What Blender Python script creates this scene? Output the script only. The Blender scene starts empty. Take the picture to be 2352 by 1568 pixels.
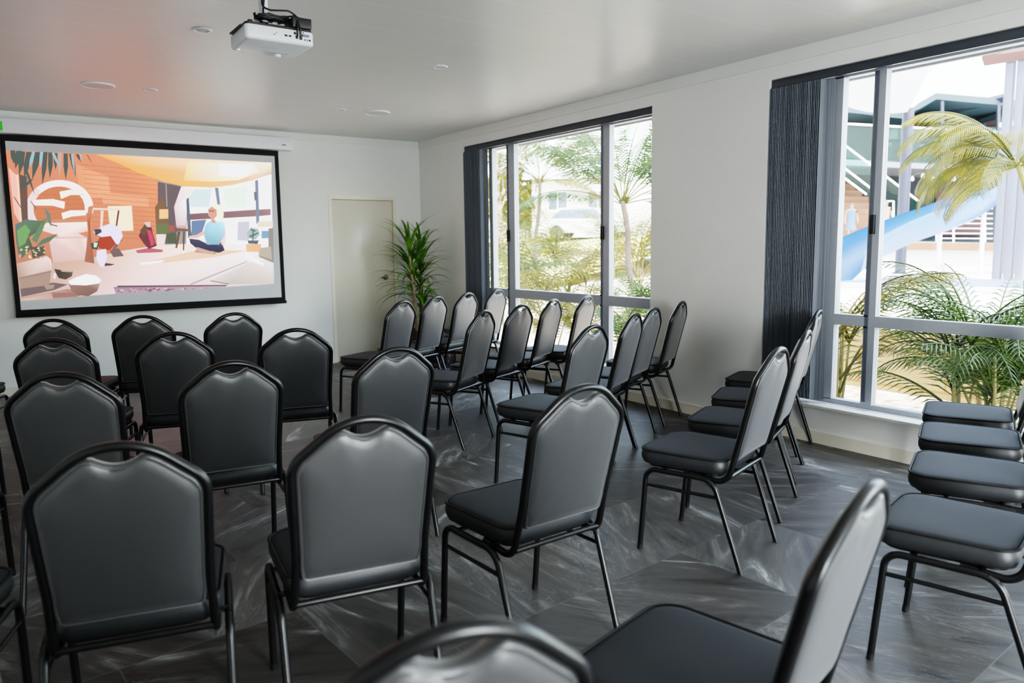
import bpy, bmesh, math, random
from mathutils import Vector, Matrix
random.seed(7)
C = bpy.context.scene.collection
PI = math.pi
R = math.radians

# ------------------------------------------------------------------ camera
CAM = Vector((-4.50076544, -8.37846751, 1.33936576))
YAW, PITCH, ROLL = R(34.92777082), R(-7.2456256), R(-0.7309719)
FPX = 1736.55
fw = Vector((math.sin(YAW)*math.cos(PITCH), math.cos(YAW)*math.cos(PITCH), math.sin(PITCH)))
rr = Vector((math.cos(YAW), -math.sin(YAW), 0)); uu = rr.cross(fw)
cr, sr = math.cos(ROLL), math.sin(ROLL)
RT, UP = cr*rr + sr*uu, -sr*rr + cr*uu

def ray(u, v):
    return (RT*((u-1176)/FPX) + UP*((784-v)/FPX) + fw)
def atx(u, v, x):
    d = ray(u, v); return CAM + d*((x-CAM.x)/d.x)
def aty(u, v, y):
    d = ray(u, v); return CAM + d*((y-CAM.y)/d.y)
def atz(u, v, z):
    d = ray(u, v); return CAM + d*((z-CAM.z)/d.z)
def atplane(u, v, p0, n):
    d = ray(u, v); return CAM + d*((p0-CAM).dot(n)/d.dot(n))

cd = bpy.data.cameras.new('camera'); cam = bpy.data.objects.new('camera', cd); C.objects.link(cam)
M = Matrix((RT, UP, -fw)).transposed().to_4x4(); M.translation = CAM
cam.matrix_world = M
cd.sensor_width = 36; cd.lens = FPX/2352*36; cd.clip_end = 300; cd.clip_start = .05
cd.dof.use_dof = True; cd.dof.focus_distance = 4.3; cd.dof.aperture_fstop = 2.6
bpy.context.scene.camera = cam

# ------------------------------------------------------------------ materials
def srgb(r, g, b):
    f = lambda c: (c/255/12.92) if c/255 <= .04045 else ((c/255+.055)/1.055)**2.4
    return (f(r), f(g), f(b), 1)

class NT:
    def __init__(s, name):
        s.m = bpy.data.materials.new(name); s.m.use_nodes = True
        s.t = s.m.node_tree; s.t.nodes.clear()
        s.out = s.n('ShaderNodeOutputMaterial')
    def n(s, typ, **kw):
        nd = s.t.nodes.new(typ)
        for k, v in kw.items():
            if k.startswith('i_'):
                key = k[2:].replace('_', ' ')
                nd.inputs[key].default_value = v
            else: setattr(nd, k, v)
        return nd
    def l(s, a, b): s.t.links.new(a, b)
    def ramp(s, fac, stops):
        r = s.n('ShaderNodeValToRGB'); e = r.color_ramp.elements
        while len(e) < len(stops): e.new(.5)
        for i, (p, c) in enumerate(stops): e[i].position = p; e[i].color = c
        s.l(fac, r.inputs[0]); return r.outputs[0]

def plain(name, col, rough=.5, spec=.5, metal=0, var=.12, scale=30, bump=0, bscale=200, coat=0, sheen=0):
    t = NT(name); p = t.n('ShaderNodeBsdfPrincipled')
    tc = t.n('ShaderNodeTexCoord')
    nz = t.n('ShaderNodeTexNoise', i_Scale=scale, i_Detail=4.0); t.l(tc.outputs['Object'], nz.inputs['Vector'])
    lo = tuple(c*(1-var) for c in col[:3])+(1,); hi = tuple(min(1, c*(1+var)) for c in col[:3])+(1,)
    t.l(t.ramp(nz.outputs[0], [(.3, lo), (.7, hi)]), p.inputs['Base Color'])
    p.inputs['Roughness'].default_value = rough; p.inputs['Metallic'].default_value = metal
    p.inputs['Specular IOR Level'].default_value = spec
    p.inputs['Coat Weight'].default_value = coat; p.inputs['Coat Roughness'].default_value = .42; p.inputs['Coat IOR'].default_value = 1.6; p.inputs['Sheen Weight'].default_value = sheen; p.inputs['Sheen Roughness'].default_value = .45
    if bump:
        b2 = t.n('ShaderNodeTexNoise', i_Scale=bscale, i_Detail=2.0); t.l(tc.outputs['Object'], b2.inputs['Vector'])
        bp = t.n('ShaderNodeBump', i_Strength=bump, i_Distance=.002); t.l(b2.outputs[0], bp.inputs['Height'])
        t.l(bp.outputs[0], p.inputs['Normal'])
    t.l(p.outputs[0], t.out.inputs[0]); return t.m

def emis(name, col, s=1.0):
    t = NT(name); e = t.n('ShaderNodeEmission'); e.inputs[0].default_value = col; e.inputs[1].default_value = s
    t.l(e.outputs[0], t.out.inputs[0]); return t.m

def leafmat(name, c1, c2, trans=.35, rough=.45, scale=6):
    t = NT(name); p = t.n('ShaderNodeBsdfPrincipled', i_Roughness=rough)
    g = t.n('ShaderNodeTexCoord'); nz = t.n('ShaderNodeTexNoise', i_Scale=scale, i_Detail=3.0)
    t.l(g.outputs['Object'], nz.inputs['Vector'])
    c = t.ramp(nz.outputs[0], [(.35, c1), (.65, c2)])
    t.l(c, p.inputs['Base Color'])
    tr = t.n('ShaderNodeBsdfTranslucent'); t.l(c, tr.inputs[0])
    mx = t.n('ShaderNodeMixShader'); mx.inputs[0].default_value = trans
    t.l(p.outputs[0], mx.inputs[1]); t.l(tr.outputs[0], mx.inputs[2]); t.l(mx.outputs[0], t.out.inputs[0])
    return t.m

def glassmat(name, tint=(1, 1, 1, 1), refl=1.0):
    t = NT(name); fr = t.n('ShaderNodeFresnel', i_IOR=1.45)
    ge = t.n('ShaderNodeNewGeometry'); ior = t.n('ShaderNodeMapRange'); ior.inputs[3].default_value = 1.45; ior.inputs[4].default_value = 1/1.45
    t.l(ge.outputs['Backfacing'], ior.inputs[0]); t.l(ior.outputs[0], fr.inputs['IOR'])
    mul = t.n('ShaderNodeMath', operation='MULTIPLY'); mul.inputs[1].default_value = refl
    t.l(fr.outputs[0], mul.inputs[0])
    tr = t.n('ShaderNodeBsdfTransparent'); tr.inputs[0].default_value = tint
    gl = t.n('ShaderNodeBsdfGlossy', i_Roughness=.01)
    mx = t.n('ShaderNodeMixShader'); t.l(mul.outputs[0], mx.inputs[0]); t.l(tr.outputs[0], mx.inputs[1]); t.l(gl.outputs[0], mx.inputs[2])
    t.l(mx.outputs[0], t.out.inputs[0]); return t.m

def floormat():
    t = NT('slate_tile'); p = t.n('ShaderNodeBsdfPrincipled')
    tc = t.n('ShaderNodeTexCoord'); mp = t.n('ShaderNodeMapping'); mp.inputs['Rotation'].default_value = (0, 0, R(-4.5))
    mp.inputs['Location'].default_value = (.18, .02, 0)
    t.l(tc.outputs['Object'], mp.inputs[0])
    br = t.n('ShaderNodeTexBrick', offset=.5, i_Scale=1.0, i_Mortar_Size=.0022, i_Mortar_Smooth=.1, i_Bias=0.0, i_Brick_Width=.6, i_Row_Height=.6)
    br.inputs['Color1'].default_value = (0, 0, 0, 1); br.inputs['Color2'].default_value = (1, 1, 1, 1); br.inputs['Mortar'].default_value = (.5, .5, .5, 1)
    t.l(mp.outputs[0], br.inputs[0])
    rnd = t.n('ShaderNodeSeparateColor'); t.l(br.outputs['Color'], rnd.inputs[0])
    # per-tile rotation and offset of the veining
    m1 = t.n('ShaderNodeMath', operation='MULTIPLY'); m1.inputs[1].default_value = 37.0; t.l(rnd.outputs[0], m1.inputs[0])
    wn = t.n('ShaderNodeTexWhiteNoise', noise_dimensions='1D'); t.l(m1.outputs[0], wn.inputs['W'])
    ang = t.n('ShaderNodeMath', operation='MULTIPLY_ADD'); ang.inputs[1].default_value = 2.4; ang.inputs[2].default_value = .35
    t.l(wn.outputs[0], ang.inputs[0])
    vr = t.n('ShaderNodeVectorRotate', rotation_type='Z_AXIS'); t.l(mp.outputs[0], vr.inputs['Vector']); t.l(ang.outputs[0], vr.inputs['Angle'])
    ad = t.n('ShaderNodeVectorMath', operation='ADD'); t.l(vr.outputs[0], ad.inputs[0])
    cb = t.n('ShaderNodeCombineXYZ'); t.l(m1.outputs[0], cb.inputs[0]); t.l(m1.outputs[0], cb.inputs[2]); t.l(cb.outputs[0], ad.inputs[1])
    st = t.n('ShaderNodeMapping'); st.inputs['Scale'].default_value = (1.0, 5.0, 1.0); t.l(ad.outputs[0], st.inputs[0])
    n1 = t.n('ShaderNodeTexNoise', i_Scale=1.7, i_Detail=10.0, i_Roughness=.64, i_Distortion=1.1); t.l(st.outputs[0], n1.inputs['Vector'])
    base = t.ramp(n1.outputs[0], [(.30, srgb(58, 58, 60)), (.42, srgb(94, 91, 88)), (.55, srgb(112, 108, 104)), (.62, srgb(146, 146, 144)), (.70, srgb(222, 224, 222))])
    # bright quartz veins
    n2 = t.n('ShaderNodeTexNoise', i_Scale=3.0, i_Detail=7.0, i_Roughness=.6, i_Distortion=2.4); t.l(st.outputs[0], n2.inputs['Vector'])
    sub = t.n('ShaderNodeMath', operation='SUBTRACT'); sub.inputs[1].default_value = .5; t.l(n2.outputs[0], sub.inputs[0])
    ab = t.n('ShaderNodeMath', operation='ABSOLUTE'); t.l(sub.outputs[0], ab.inputs[0])
    vein = t.ramp(ab.outputs[0], [(0, (1, 1, 1, 1)), (.022, (0, 0, 0, 1))])
    n3 = t.n('ShaderNodeTexNoise', i_Scale=1.6, i_Detail=2.0); t.l(ad.outputs[0], n3.inputs['Vector'])
    msk = t.ramp(n3.outputs[0], [(.5, (0, 0, 0, 1)), (.68, (.75, .75, .75, 1))])
    vm = t.n('ShaderNodeMath', operation='MULTIPLY'); t.l(vein, vm.inputs[0]); t.l(msk, vm.inputs[1])
    mx = t.n('ShaderNodeMix', data_type='RGBA'); t.l(vm.outputs[0], mx.inputs[0]); t.l(base, mx.inputs[6]); mx.inputs[7].default_value = srgb(186, 190, 190)
    # per tile tone
    tone = t.ramp(wn.outputs[0], [(0, (.33, .31, .30, 1)), (.5, (.55, .55, .54, 1)), (1, (.72, .74, .75, 1))])
    mt = t.n('ShaderNodeMix', data_type='RGBA', blend_type='MULTIPLY'); mt.inputs[0].default_value = 1; t.l(mx.outputs[2], mt.inputs[6]); t.l(tone, mt.inputs[7])
    mg = t.n('ShaderNodeMix', data_type='RGBA'); t.l(br.outputs['Fac'], mg.inputs[0]); t.l(mt.outputs[2], mg.inputs[6]); mg.inputs[7].default_value = srgb(92, 94, 92)
    t.l(mg.outputs[2], p.inputs['Base Color'])
    rg = t.ramp(n1.outputs[0], [(.3, (.38, .38, .38, 1)), (.7, (.5, .5, .5, 1))]); t.l(rg, p.inputs['Roughness'])
    p.inputs['Specular IOR Level'].default_value = .27
    bp = t.n('ShaderNodeBump', i_Strength=.15, i_Distance=.003); t.l(n1.outputs[0], bp.inputs['Height']); t.l(bp.outputs[0], p.inputs['Normal'])
    t.l(p.outputs[0], t.out.inputs[0]); return t.m

def ceilmat():
    t = NT('ceiling_boards'); p = t.n('ShaderNodeBsdfPrincipled', i_Roughness=.36)
    p.inputs['Specular IOR Level'].default_value = .5
    tc = t.n('ShaderNodeTexCoord'); sp = t.n('ShaderNodeSeparateXYZ'); t.l(tc.outputs['Object'], sp.inputs[0])
    # boards run along x, one joint every .3875 m in y
    a = t.n('ShaderNodeMath', operation='MULTIPLY_ADD'); a.inputs[1].default_value = 1/.4; a.inputs[2].default_value = 20.45; t.l(sp.outputs[1], a.inputs[0])
    f = t.n('ShaderNodeMath', operation='FRACT'); t.l(a.outputs[0], f.inputs[0])
    g = t.ramp(f.outputs[0], [(0, (1, 1, 1, 1)), (.012, (0, 0, 0, 1)), (.988, (0, 0, 0, 1)), (1, (1, 1, 1, 1))])
    mx = t.n('ShaderNodeMix', data_type='RGBA'); t.l(g, mx.inputs[0]); mx.inputs[6].default_value = srgb(214, 213, 210); mx.inputs[7].default_value = srgb(236, 236, 233)
    nz = t.n('ShaderNodeTexNoise', i_Scale=1.4, i_Detail=2.0); t.l(tc.outputs['Object'], nz.inputs['Vector'])
    bp = t.n('ShaderNodeBump', i_Strength=.25, i_Distance=.02); t.l(nz.outputs[0], bp.inputs['Height'])
    b2 = t.n('ShaderNodeBump', i_Strength=.15, i_Distance=.002, invert=True); t.l(g, b2.inputs['Height']); t.l(bp.outputs[0], b2.inputs['Normal'])
    t.l(b2.outputs[0], p.inputs['Normal']); t.l(mx.outputs[2], p.inputs['Base Color'])
    t.l(p.outputs[0], t.out.inputs[0]); return t.m

def slatmat():
    t = NT('blind_fabric'); p = t.n('ShaderNodeBsdfPrincipled', i_Roughness=.7)
    tc = t.n('ShaderNodeTexCoord'); mp = t.n('ShaderNodeMapping'); mp.inputs['Scale'].default_value = (90, 160, .6); t.l(tc.outputs['Object'], mp.inputs[0])
    nz = t.n('ShaderNodeTexNoise', i_Scale=1.0, i_Detail=3.0); t.l(mp.outputs[0], nz.inputs['Vector'])
    t.l(t.ramp(nz.outputs[0], [(.35, srgb(72, 78, 86)), (.65, srgb(108, 115, 124))]), p.inputs['Base Color'])
    t.l(p.outputs[0], t.out.inputs[0]); return t.m

def groundmat(name, stops, scale, detail=8, rough=.9, bump=.4):
    t = NT(name); p = t.n('ShaderNodeBsdfPrincipled', i_Roughness=rough)
    tc = t.n('ShaderNodeTexCoord'); nz = t.n('ShaderNodeTexNoise', i_Scale=scale, i_Detail=float(detail), i_Roughness=.65)
    t.l(tc.outputs['Object'], nz.inputs['Vector']); t.l(t.ramp(nz.outputs[0], stops), p.inputs['Base Color'])
    bp = t.n('ShaderNodeBump', i_Strength=bump, i_Distance=.04); t.l(nz.outputs[0], bp.inputs['Height']); t.l(bp.outputs[0], p.inputs['Normal'])
    t.l(p.outputs[0], t.out.inputs[0]); return t.m

def limestone():
    t = NT('limestone_blocks'); p = t.n('ShaderNodeBsdfPrincipled', i_Roughness=.9)
    tc = t.n('ShaderNodeTexCoord'); mp = t.n('ShaderNodeMapping'); mp.inputs['Rotation'].default_value = (0, R(90), R(90)); t.l(tc.outputs['Object'], mp.inputs[0])
    sx = t.n('ShaderNodeSeparateXYZ'); t.l(tc.outputs['Object'], sx.inputs[0]); cx = t.n('ShaderNodeCombineXYZ'); t.l(sx.outputs[1], cx.inputs[0]); t.l(sx.outputs[2], cx.inputs[1])
    br = t.n('ShaderNodeTexBrick', offset=.5, i_Scale=1.0, i_Mortar_Size=.016, i_Mortar_Smooth=.6, i_Brick_Width=.8, i_Row_Height=.33)
    br.inputs['Color1'].default_value = srgb(142, 120, 86); br.inputs['Color2'].default_value = srgb(150, 130, 98); br.inputs['Mortar'].default_value = srgb(128, 98, 58)
    t.l(cx.outputs[0], br.inputs[0])
    nz = t.n('ShaderNodeTexNoise', i_Scale=5.0, i_Detail=6.0); t.l(tc.outputs['Object'], nz.inputs['Vector'])
    mx = t.n('ShaderNodeMix', data_type='RGBA', blend_type='MULTIPLY'); mx.inputs[0].default_value = .6
    t.l(br.outputs[0], mx.inputs[6]); t.l(t.ramp(nz.outputs[0], [(.3, (.75, .68, .55, 1)), (.7, (1, 1, 1, 1))]), mx.inputs[7]); t.l(mx.outputs[2], p.inputs['Base Color'])
    t.l(p.outputs[0], t.out.inputs[0]); return t.m

def attrmat(name, emi):
    t = NT(name); a = t.n('ShaderNodeVertexColor'); a.layer_name = 'Col'
    p = t.n('ShaderNodeBsdfPrincipled', i_Roughness=.9); p.inputs['Specular IOR Level'].default_value = .1
    p.inputs['Base Color'].default_value = (.02, .02, .02, 1)
    t.l(a.outputs[0], p.inputs['Emission Color']); p.inputs['Emission Strength'].default_value = emi
    t.l(p.outputs[0], t.out.inputs[0]); return t.m

WALL = plain('wall_paint', srgb(230, 230, 227), .55, .35, var=.015, scale=3, bump=.12, bscale=350)
TRIM = plain('trim_gloss', srgb(226, 220, 204), .32, .5, var=.02, scale=4)
CORN = plain('cornice_paint', srgb(224, 225, 220), .5, .4, var=.01, scale=4)
DOORM = plain('door_enamel', srgb(218, 214, 198), .22, .5, var=.015, scale=3)
FLOOR = floormat(); CEIL = ceilmat(); SLAT = slatmat()
ALU = plain('aluminium_powdercoat', srgb(168, 174, 182), .4, .5, metal=.2, var=.03)
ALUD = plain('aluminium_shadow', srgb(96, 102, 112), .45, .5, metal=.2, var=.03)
RUBBER = plain('black_seal', srgb(24, 24, 26), .6)
GLASS = glassmat('window_glass', (.96, .985, .97, 1))
BGLASS = glassmat('balustrade_glass', (.70, .90, .88, 1), .5)
TUBE = plain('black_satin_steel', srgb(13, 13, 14), .30, .5, var=.1)
VINYL = plain('charcoal_vinyl', srgb(46, 46, 47), .44, .9, var=.06, scale=60, bump=.2, bscale=700, coat=.5, sheen=.32)
VINYLG = plain('gloss_charcoal_vinyl', srgb(38, 40, 42), .48, .6, var=.08, scale=40)
SEATM = plain('charcoal_seat_fabric', srgb(36, 37, 39), .68, .35, var=.07, scale=90, bump=.3, bscale=800, sheen=0)
PIPE = plain('black_piping', srgb(24, 24, 25), .6, .3)
BLACKP = plain('black_plastic', srgb(22, 22, 24), .45)
WHITEP = plain('white_plastic', srgb(226, 228, 232), .35, var=.02)
GREYP = plain('grey_plastic', srgb(150, 154, 158), .4, var=.03)
CHROME = plain('satin_chrome', srgb(190, 190, 190), .25, metal=1, var=.03)
SCREENW = plain('screen_fabric', srgb(205, 208, 212), .8, .2, var=.01)
PICT = attrmat('projected_light', .84)

# ------------------------------------------------------------------ mesh helpers
class MB:
    def __init__(s): s.v = []; s.f = []; s.smooth = []
    def add(s, vs, fs, sm=True):
        b = len(s.v); s.v += [tuple(p) for p in vs]
        for f in fs: s.f.append(tuple(b+i for i in f)); s.smooth.append(sm)
        return s
    def box(s, x0, x1, y0, y1, z0, z1, bev=0):
        if bev:
            bm = bmesh.new(); bmesh.ops.create_cube(bm, size=1)
            for v in bm.verts:
                v.co = Vector(((x0+x1)/2+v.co.x*(x1-x0), (y0+y1)/2+v.co.y*(y1-y0), (z0+z1)/2+v.co.z*(z1-z0)))
            bmesh.ops.bevel(bm, geom=list(bm.edges), offset=bev, segments=2, profile=.5, affect='EDGES')
            bm.verts.index_update(); s.add([v.co for v in bm.verts], [[v.index for v in f.verts] for f in bm.faces], True); bm.free(); return s
        v = [(x, y, z) for z in (z0, z1) for y in (y0, y1) for x in (x0, x1)]
        return s.add(v, [(0, 2, 3, 1), (4, 5, 7, 6), (0, 1, 5, 4), (2, 6, 7, 3), (0, 4, 6, 2), (1, 3, 7, 5)], False)
    def quad(s, a, b, c, d): return s.add([a, b, c, d], [(0, 1, 2, 3)], False)
    def tube(s, pts, r, n=10, r2=None, up=None, caps=True):
        pts = [Vector(p) for p in pts]; N = len(pts)
        rs = r if isinstance(r, (list, tuple)) else [r]*N
        tan = []
        for i in range(N):
            a = pts[max(i-1, 0)]; b = pts[min(i+1, N-1)]; tan.append((b-a).normalized())
        nrm = Vector(up) if up else Vector((0, 0, 1))
        nrm = nrm - tan[0]*nrm.dot(tan[0])
        if nrm.length < .05: nrm = Vector((1, 0, 0)) - tan[0]*tan[0].x
        nrm.normalize(); vs = []; fs = []
        for i in range(N):
            nrm = nrm - tan[i]*nrm.dot(tan[i]); nrm.normalize(); bn = tan[i].cross(nrm)
            ra = rs[i]; rb = (r2 if r2 else ra)
            for k in range(n):
                a = 2*PI*k/n; vs.append(pts[i] + nrm*(math.cos(a)*ra) + bn*(math.sin(a)*rb))
        for i in range(N-1):
            for k in range(n):
                k2 = (k+1) % n; fs.append((i*n+k, i*n+k2, (i+1)*n+k2, (i+1)*n+k))
        if caps: fs.append(tuple(range(n-1, -1, -1))); fs.append(tuple((N-1)*n+k for k in range(n)))
        return s.add(vs, fs)
    def lathe(s, prof, n=24, o=(0, 0, 0), ax='z'):
        vs = []; fs = []
        for r, h in prof:
            for k in range(n):
                a = 2*PI*k/n; c, d = math.cos(a)*r, math.sin(a)*r
                p = {'z': (c, d, h), 'x': (h, c, d), 'y': (d, h, c)}[ax]
                vs.append((o[0]+p[0], o[1]+p[1], o[2]+p[2]))
        m = len(prof)
        for i in range(m-1):
            for k in range(n):
                k2 = (k+1) % n; fs.append((i*n+k, i*n+k2, (i+1)*n+k2, (i+1)*n+k))
        if prof[0][0] > 1e-6: fs.append(tuple(range(n-1, -1, -1)))
        if prof[-1][0] > 1e-6: fs.append(tuple((m-1)*n+k for k in range(n)))
        return s.add(vs, fs)
    def prism(s, poly, ex):
        """closed polygon of Vectors extruded along ex"""
        n = len(poly); ex = Vector(ex); p = [Vector(q) for q in poly]
        vs = p + [q+ex for q in p]
        fs = [tuple(range(n-1, -1, -1)), tuple(range(n, 2*n))] + [(i, (i+1) % n, n+(i+1) % n, n+i) for i in range(n)]
        return s.add(vs, fs, False)
    def rings(s, rings, cap0=True, cap1=True):
        n = len(rings[0]); vs = [p for r_ in rings for p in r_]; fs = []
        for i in range(len(rings)-1):
            for k in range(n):
                k2 = (k+1) % n; fs.append((i*n+k, i*n+k2, (i+1)*n+k2, (i+1)*n+k))
        b = (len(rings)-1)*n
        if cap0: fs.append(tuple(range(n-1, -1, -1)))
        if cap1: fs.append(tuple(b+k for k in range(n)))
        return s.add(vs, fs)
    def build(s, name, mat, parent=None, angle=40, loc=None):
        me = bpy.data.meshes.new(name); me.from_pydata(s.v, [], s.f)
        me.polygons.foreach_set('use_smooth', s.smooth)
        me.validate(); bm = bmesh.new(); bm.from_mesh(me); bmesh.ops.recalc_face_normals(bm, faces=bm.faces); bm.to_mesh(me); bm.free()
        if any(s.smooth): me.set_sharp_from_angle(angle=R(angle))
        me.materials.append(mat); o = bpy.data.objects.new(name, me); C.objects.link(o)
        if parent: o.parent = parent
        if loc: o.location = loc
        return o

def tag(o, label=None, cat=None, group=None, kind=None):
    if label: o['label'] = label
    if cat: o['category'] = cat
    if group: o['group'] = group
    if kind: o['kind'] = kind
    return o
def thing(name, label, cat, loc=(0, 0, 0), rz=0, group=None):
    o = bpy.data.objects.new(name, None); C.objects.link(o); o.location = loc; o.rotation_euler = (0, 0, rz)
    o.empty_display_size = .1
    return tag(o, label, cat, group)
def struct(name, mb, mat, parent=None, label=None):
    o = mb.build(name, mat, parent)
    if parent is None: o['kind'] = 'structure'
    if label: o['label'] = label
    return o
def copytree(o, parent=None):
    c = o.copy(); C.objects.link(c); c.parent = parent
    for ch in list(o.children): copytree(ch, c)
    return c

def fillet(pts, rad, seg=6):
    out = [Vector(pts[0])]
    for i in range(1, len(pts)-1):
        p, a, b = Vector(pts[i]), Vector(pts[i-1]), Vector(pts[i+1]); r = rad[i] if isinstance(rad, (list, tuple)) else rad
        d1 = (a-p).normalized(); d2 = (b-p).normalized(); ang = d1.angle(d2)
        if r <= 0 or ang > PI-.02: out.append(p); continue
        t = min(r/math.tan(ang/2), (a-p).length*.49, (b-p).length*.49); r = t*math.tan(ang/2)
        c = p + (d1+d2).normalized()*(r/math.sin(ang/2)); s0 = p+d1*t-c; s1 = p+d2*t-c; tot = s0.angle(s1)
        for k in range(seg+1):
            w = k/seg; out.append(c + (s0*math.sin((1-w)*tot) + s1*math.sin(w*tot))/math.sin(tot))
    out.append(Vector(pts[-1])); return out

def rrect(hx0, hx1, y0, y1, rf, rb, seg=7, crown=0):
    """rounded outline, half width hx0 at the back (y0), hx1 at the front (y1); ccw"""
    pts = []
    for cx, cy, r, a0 in ((hx1-rf, y1-rf, rf, 0), (-hx1+rf, y1-rf, rf, 90), (-hx0+rb, y0+rb, rb, 180), (hx0-rb, y0+rb, rb, 270)):
        for k in range(seg+1):
            a = R(a0+90*k/seg); pts.append((cx+r*math.cos(a), cy+r*math.sin(a)))
    return pts

# ------------------------------------------------------------------ banquet chair
def make_chair(label):
    t = thing('banquet_chair', label, 'chair', group='black banquet chairs set out in rows')
    B0 = Vector((0, -.186, .368)); B1 = Vector((0, -.322, .909)); ax = (B1-B0).normalized(); nb = Vector((0, -ax.z, ax.y))  # nb: out of the back, to the rear
    pl = lambda x, tt, d=0: Vector((x, 0, 0)) + B0 + ax*tt + nb*d
    # seat
    def ring(ins, z, bulge=0):
        out = rrect(.196, .208, -.172, .222, .075, .055)
        o = []
        for x, y in out:
            l = math.hypot(x, y-.02); k = (l-ins)/l
            o.append(Vector((x*k, .02+(y-.02)*k, z + bulge)))
        return o
    s = MB(); s.rings([ring(.004, .440), ring(.004, .446), ring(.011, .4505), ring(.03, .4535), ring(.08, .4555), ring(.14, .4565)])
    seat = s.build('seat', SEATM, t, 60)
    s = MB(); s.rings([ring(.022, .386), ring(.006, .391), ring(-.003, .408), ring(-.004, .425), ring(.001, .441), ring(.004, .446)]); s.build('seat_band', VINYLG, seat, 60)
    p = MB(); rg = ring(-.001, .4475); rg = [Vector(q) for q in rg]
    p.tube(rg+[rg[0]], .0042, 6, caps=False); p.build('piping', PIPE, seat, 80)
    p = MB(); p.rings([ring(.03, .376), ring(.03, .3865)]); p.build('seat_base', BLACKP, seat, 30)
    # back frame: tube in the back plane, hooks forward under the seat at both ends
    half = [(-.182, .0), (-.1765, .16), (-.1870, .444), (-.063, .553)]
    path2 = half + [(-x, tt) for x, tt in reversed(half)]
    pts3 = [Vector((-.182, -.03, .372)), pl(-.182, -.012)] + [pl(x, tt) for x, tt in path2[1:-1]] + [pl(.182, -.012), Vector((.182, -.03, .372))]
    pts3 = fillet(pts3, [0, .06, .6, .075, .17, .17, .075, .6, .06, 0], 8)
    f = MB(); f.tube(pts3, .0125, 12, r2=.0112, up=nb)
    f.tube([pl(-.18, .016), pl(.18, .016)], .0095, 8)
    f.build('back_frame', TUBE, t, 50)
    # pad outline inside the frame, with the hand hole at the top
    f2 = fillet([Vector((x, tt, 0)) for x, tt in path2], [0, .6, .075, .17, .17, .075, .6, 0], 10)
    inn = []
    for i, q in enumerate(f2):
        a = f2[max(i-1, 0)]; b = f2[min(i+1, len(f2)-1)]; d = (b-a).normalized(); n = Vector((d.y, -d.x, 0))
        inn.append(q + n*.0098)
    side = [q for q in inn if q.x < -.056 and q.y > .115]
    outl = [Vector((-.150, .091, 0)), Vector((-.161, .096, 0))] + side
    yE = side[-1].y
    N = 14
    for k in range(N+1):
        x = -.050 + .100*k/N; outl.append(Vector((x, yE-.003-.019*math.cos(x/.0501*PI/2)**.9, 0)))
    outl += [Vector((-q.x, q.y, 0)) for q in reversed(side)] + [Vector((.161, .096, 0)), Vector((.150, .091, 0))]
    cen = Vector((0, .30, 0))
    def pring(k, d): return [pl(cen.x+(q.x-cen.x)*k, cen.y+(q.y-cen.y)*k, d) for q in outl]
    def inset(m, d):
        o = []
        for q in outl:
            v = q-cen; l = v.length; w = v*((l-m)/l); o.append(pl(cen.x+w.x, cen.y+w.y, d))
        return o
    s = MB(); s.rings([inset(.034, -.026), inset(.016, -.023), inset(.004, -.014), inset(0, 0), inset(.002, .007), inset(.007, .0105), inset(.011, .0085), inset(.016, .0115), inset(.04, .015), pring(.55, .0175), pring(.2, .018)])
    s.build('backrest', VINYL, t, 60)
    # side frames: leg, rail, leg
    for sx in (-1, 1):
        X = .214*sx
        full = fillet([Vector((.2095*sx, .2, 0)), Vector((X, .168, .372)), Vector((X, -.135, .372)), Vector((.2105*sx, -.2613, 0))], [0, .05, .075, 0], 7)
        k1 = 1+8-2; 
        front = full[:7]; rail = full[6:12]; rear = full[11:]
        for seg in (front, list(reversed(rear))):
            m = MB(); m.tube(seg, .0115, 10); leg = m.build('leg', TUBE, t, 50)
            a, b = seg[0], seg[1]; d = (b-a).normalized()
            m = MB(); m.tube([a-d*0+Vector((0, 0, .0005)), a+d*.022], .0121, 10); m.build('foot_cap', BLACKP, leg, 50)
        m = MB(); m.tube(rail, .0115, 10)
        m.tube([Vector((X, .09, .374)), Vector((.15*sx, .09, .379))], .009, 6); m.tube([Vector((X, -.09, .374)), Vector((.15*sx, -.09, .379))], .009, 6)
        m.build('seat_rail', TUBE, t, 50)
        fa = Vector((X, .1745, .30)); ra = Vector((X, -.163, .30))
        m = MB(); m.tube([fa, ra], .0075, 8); m.build('stretcher', TUBE, t, 50)
    return t

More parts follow.
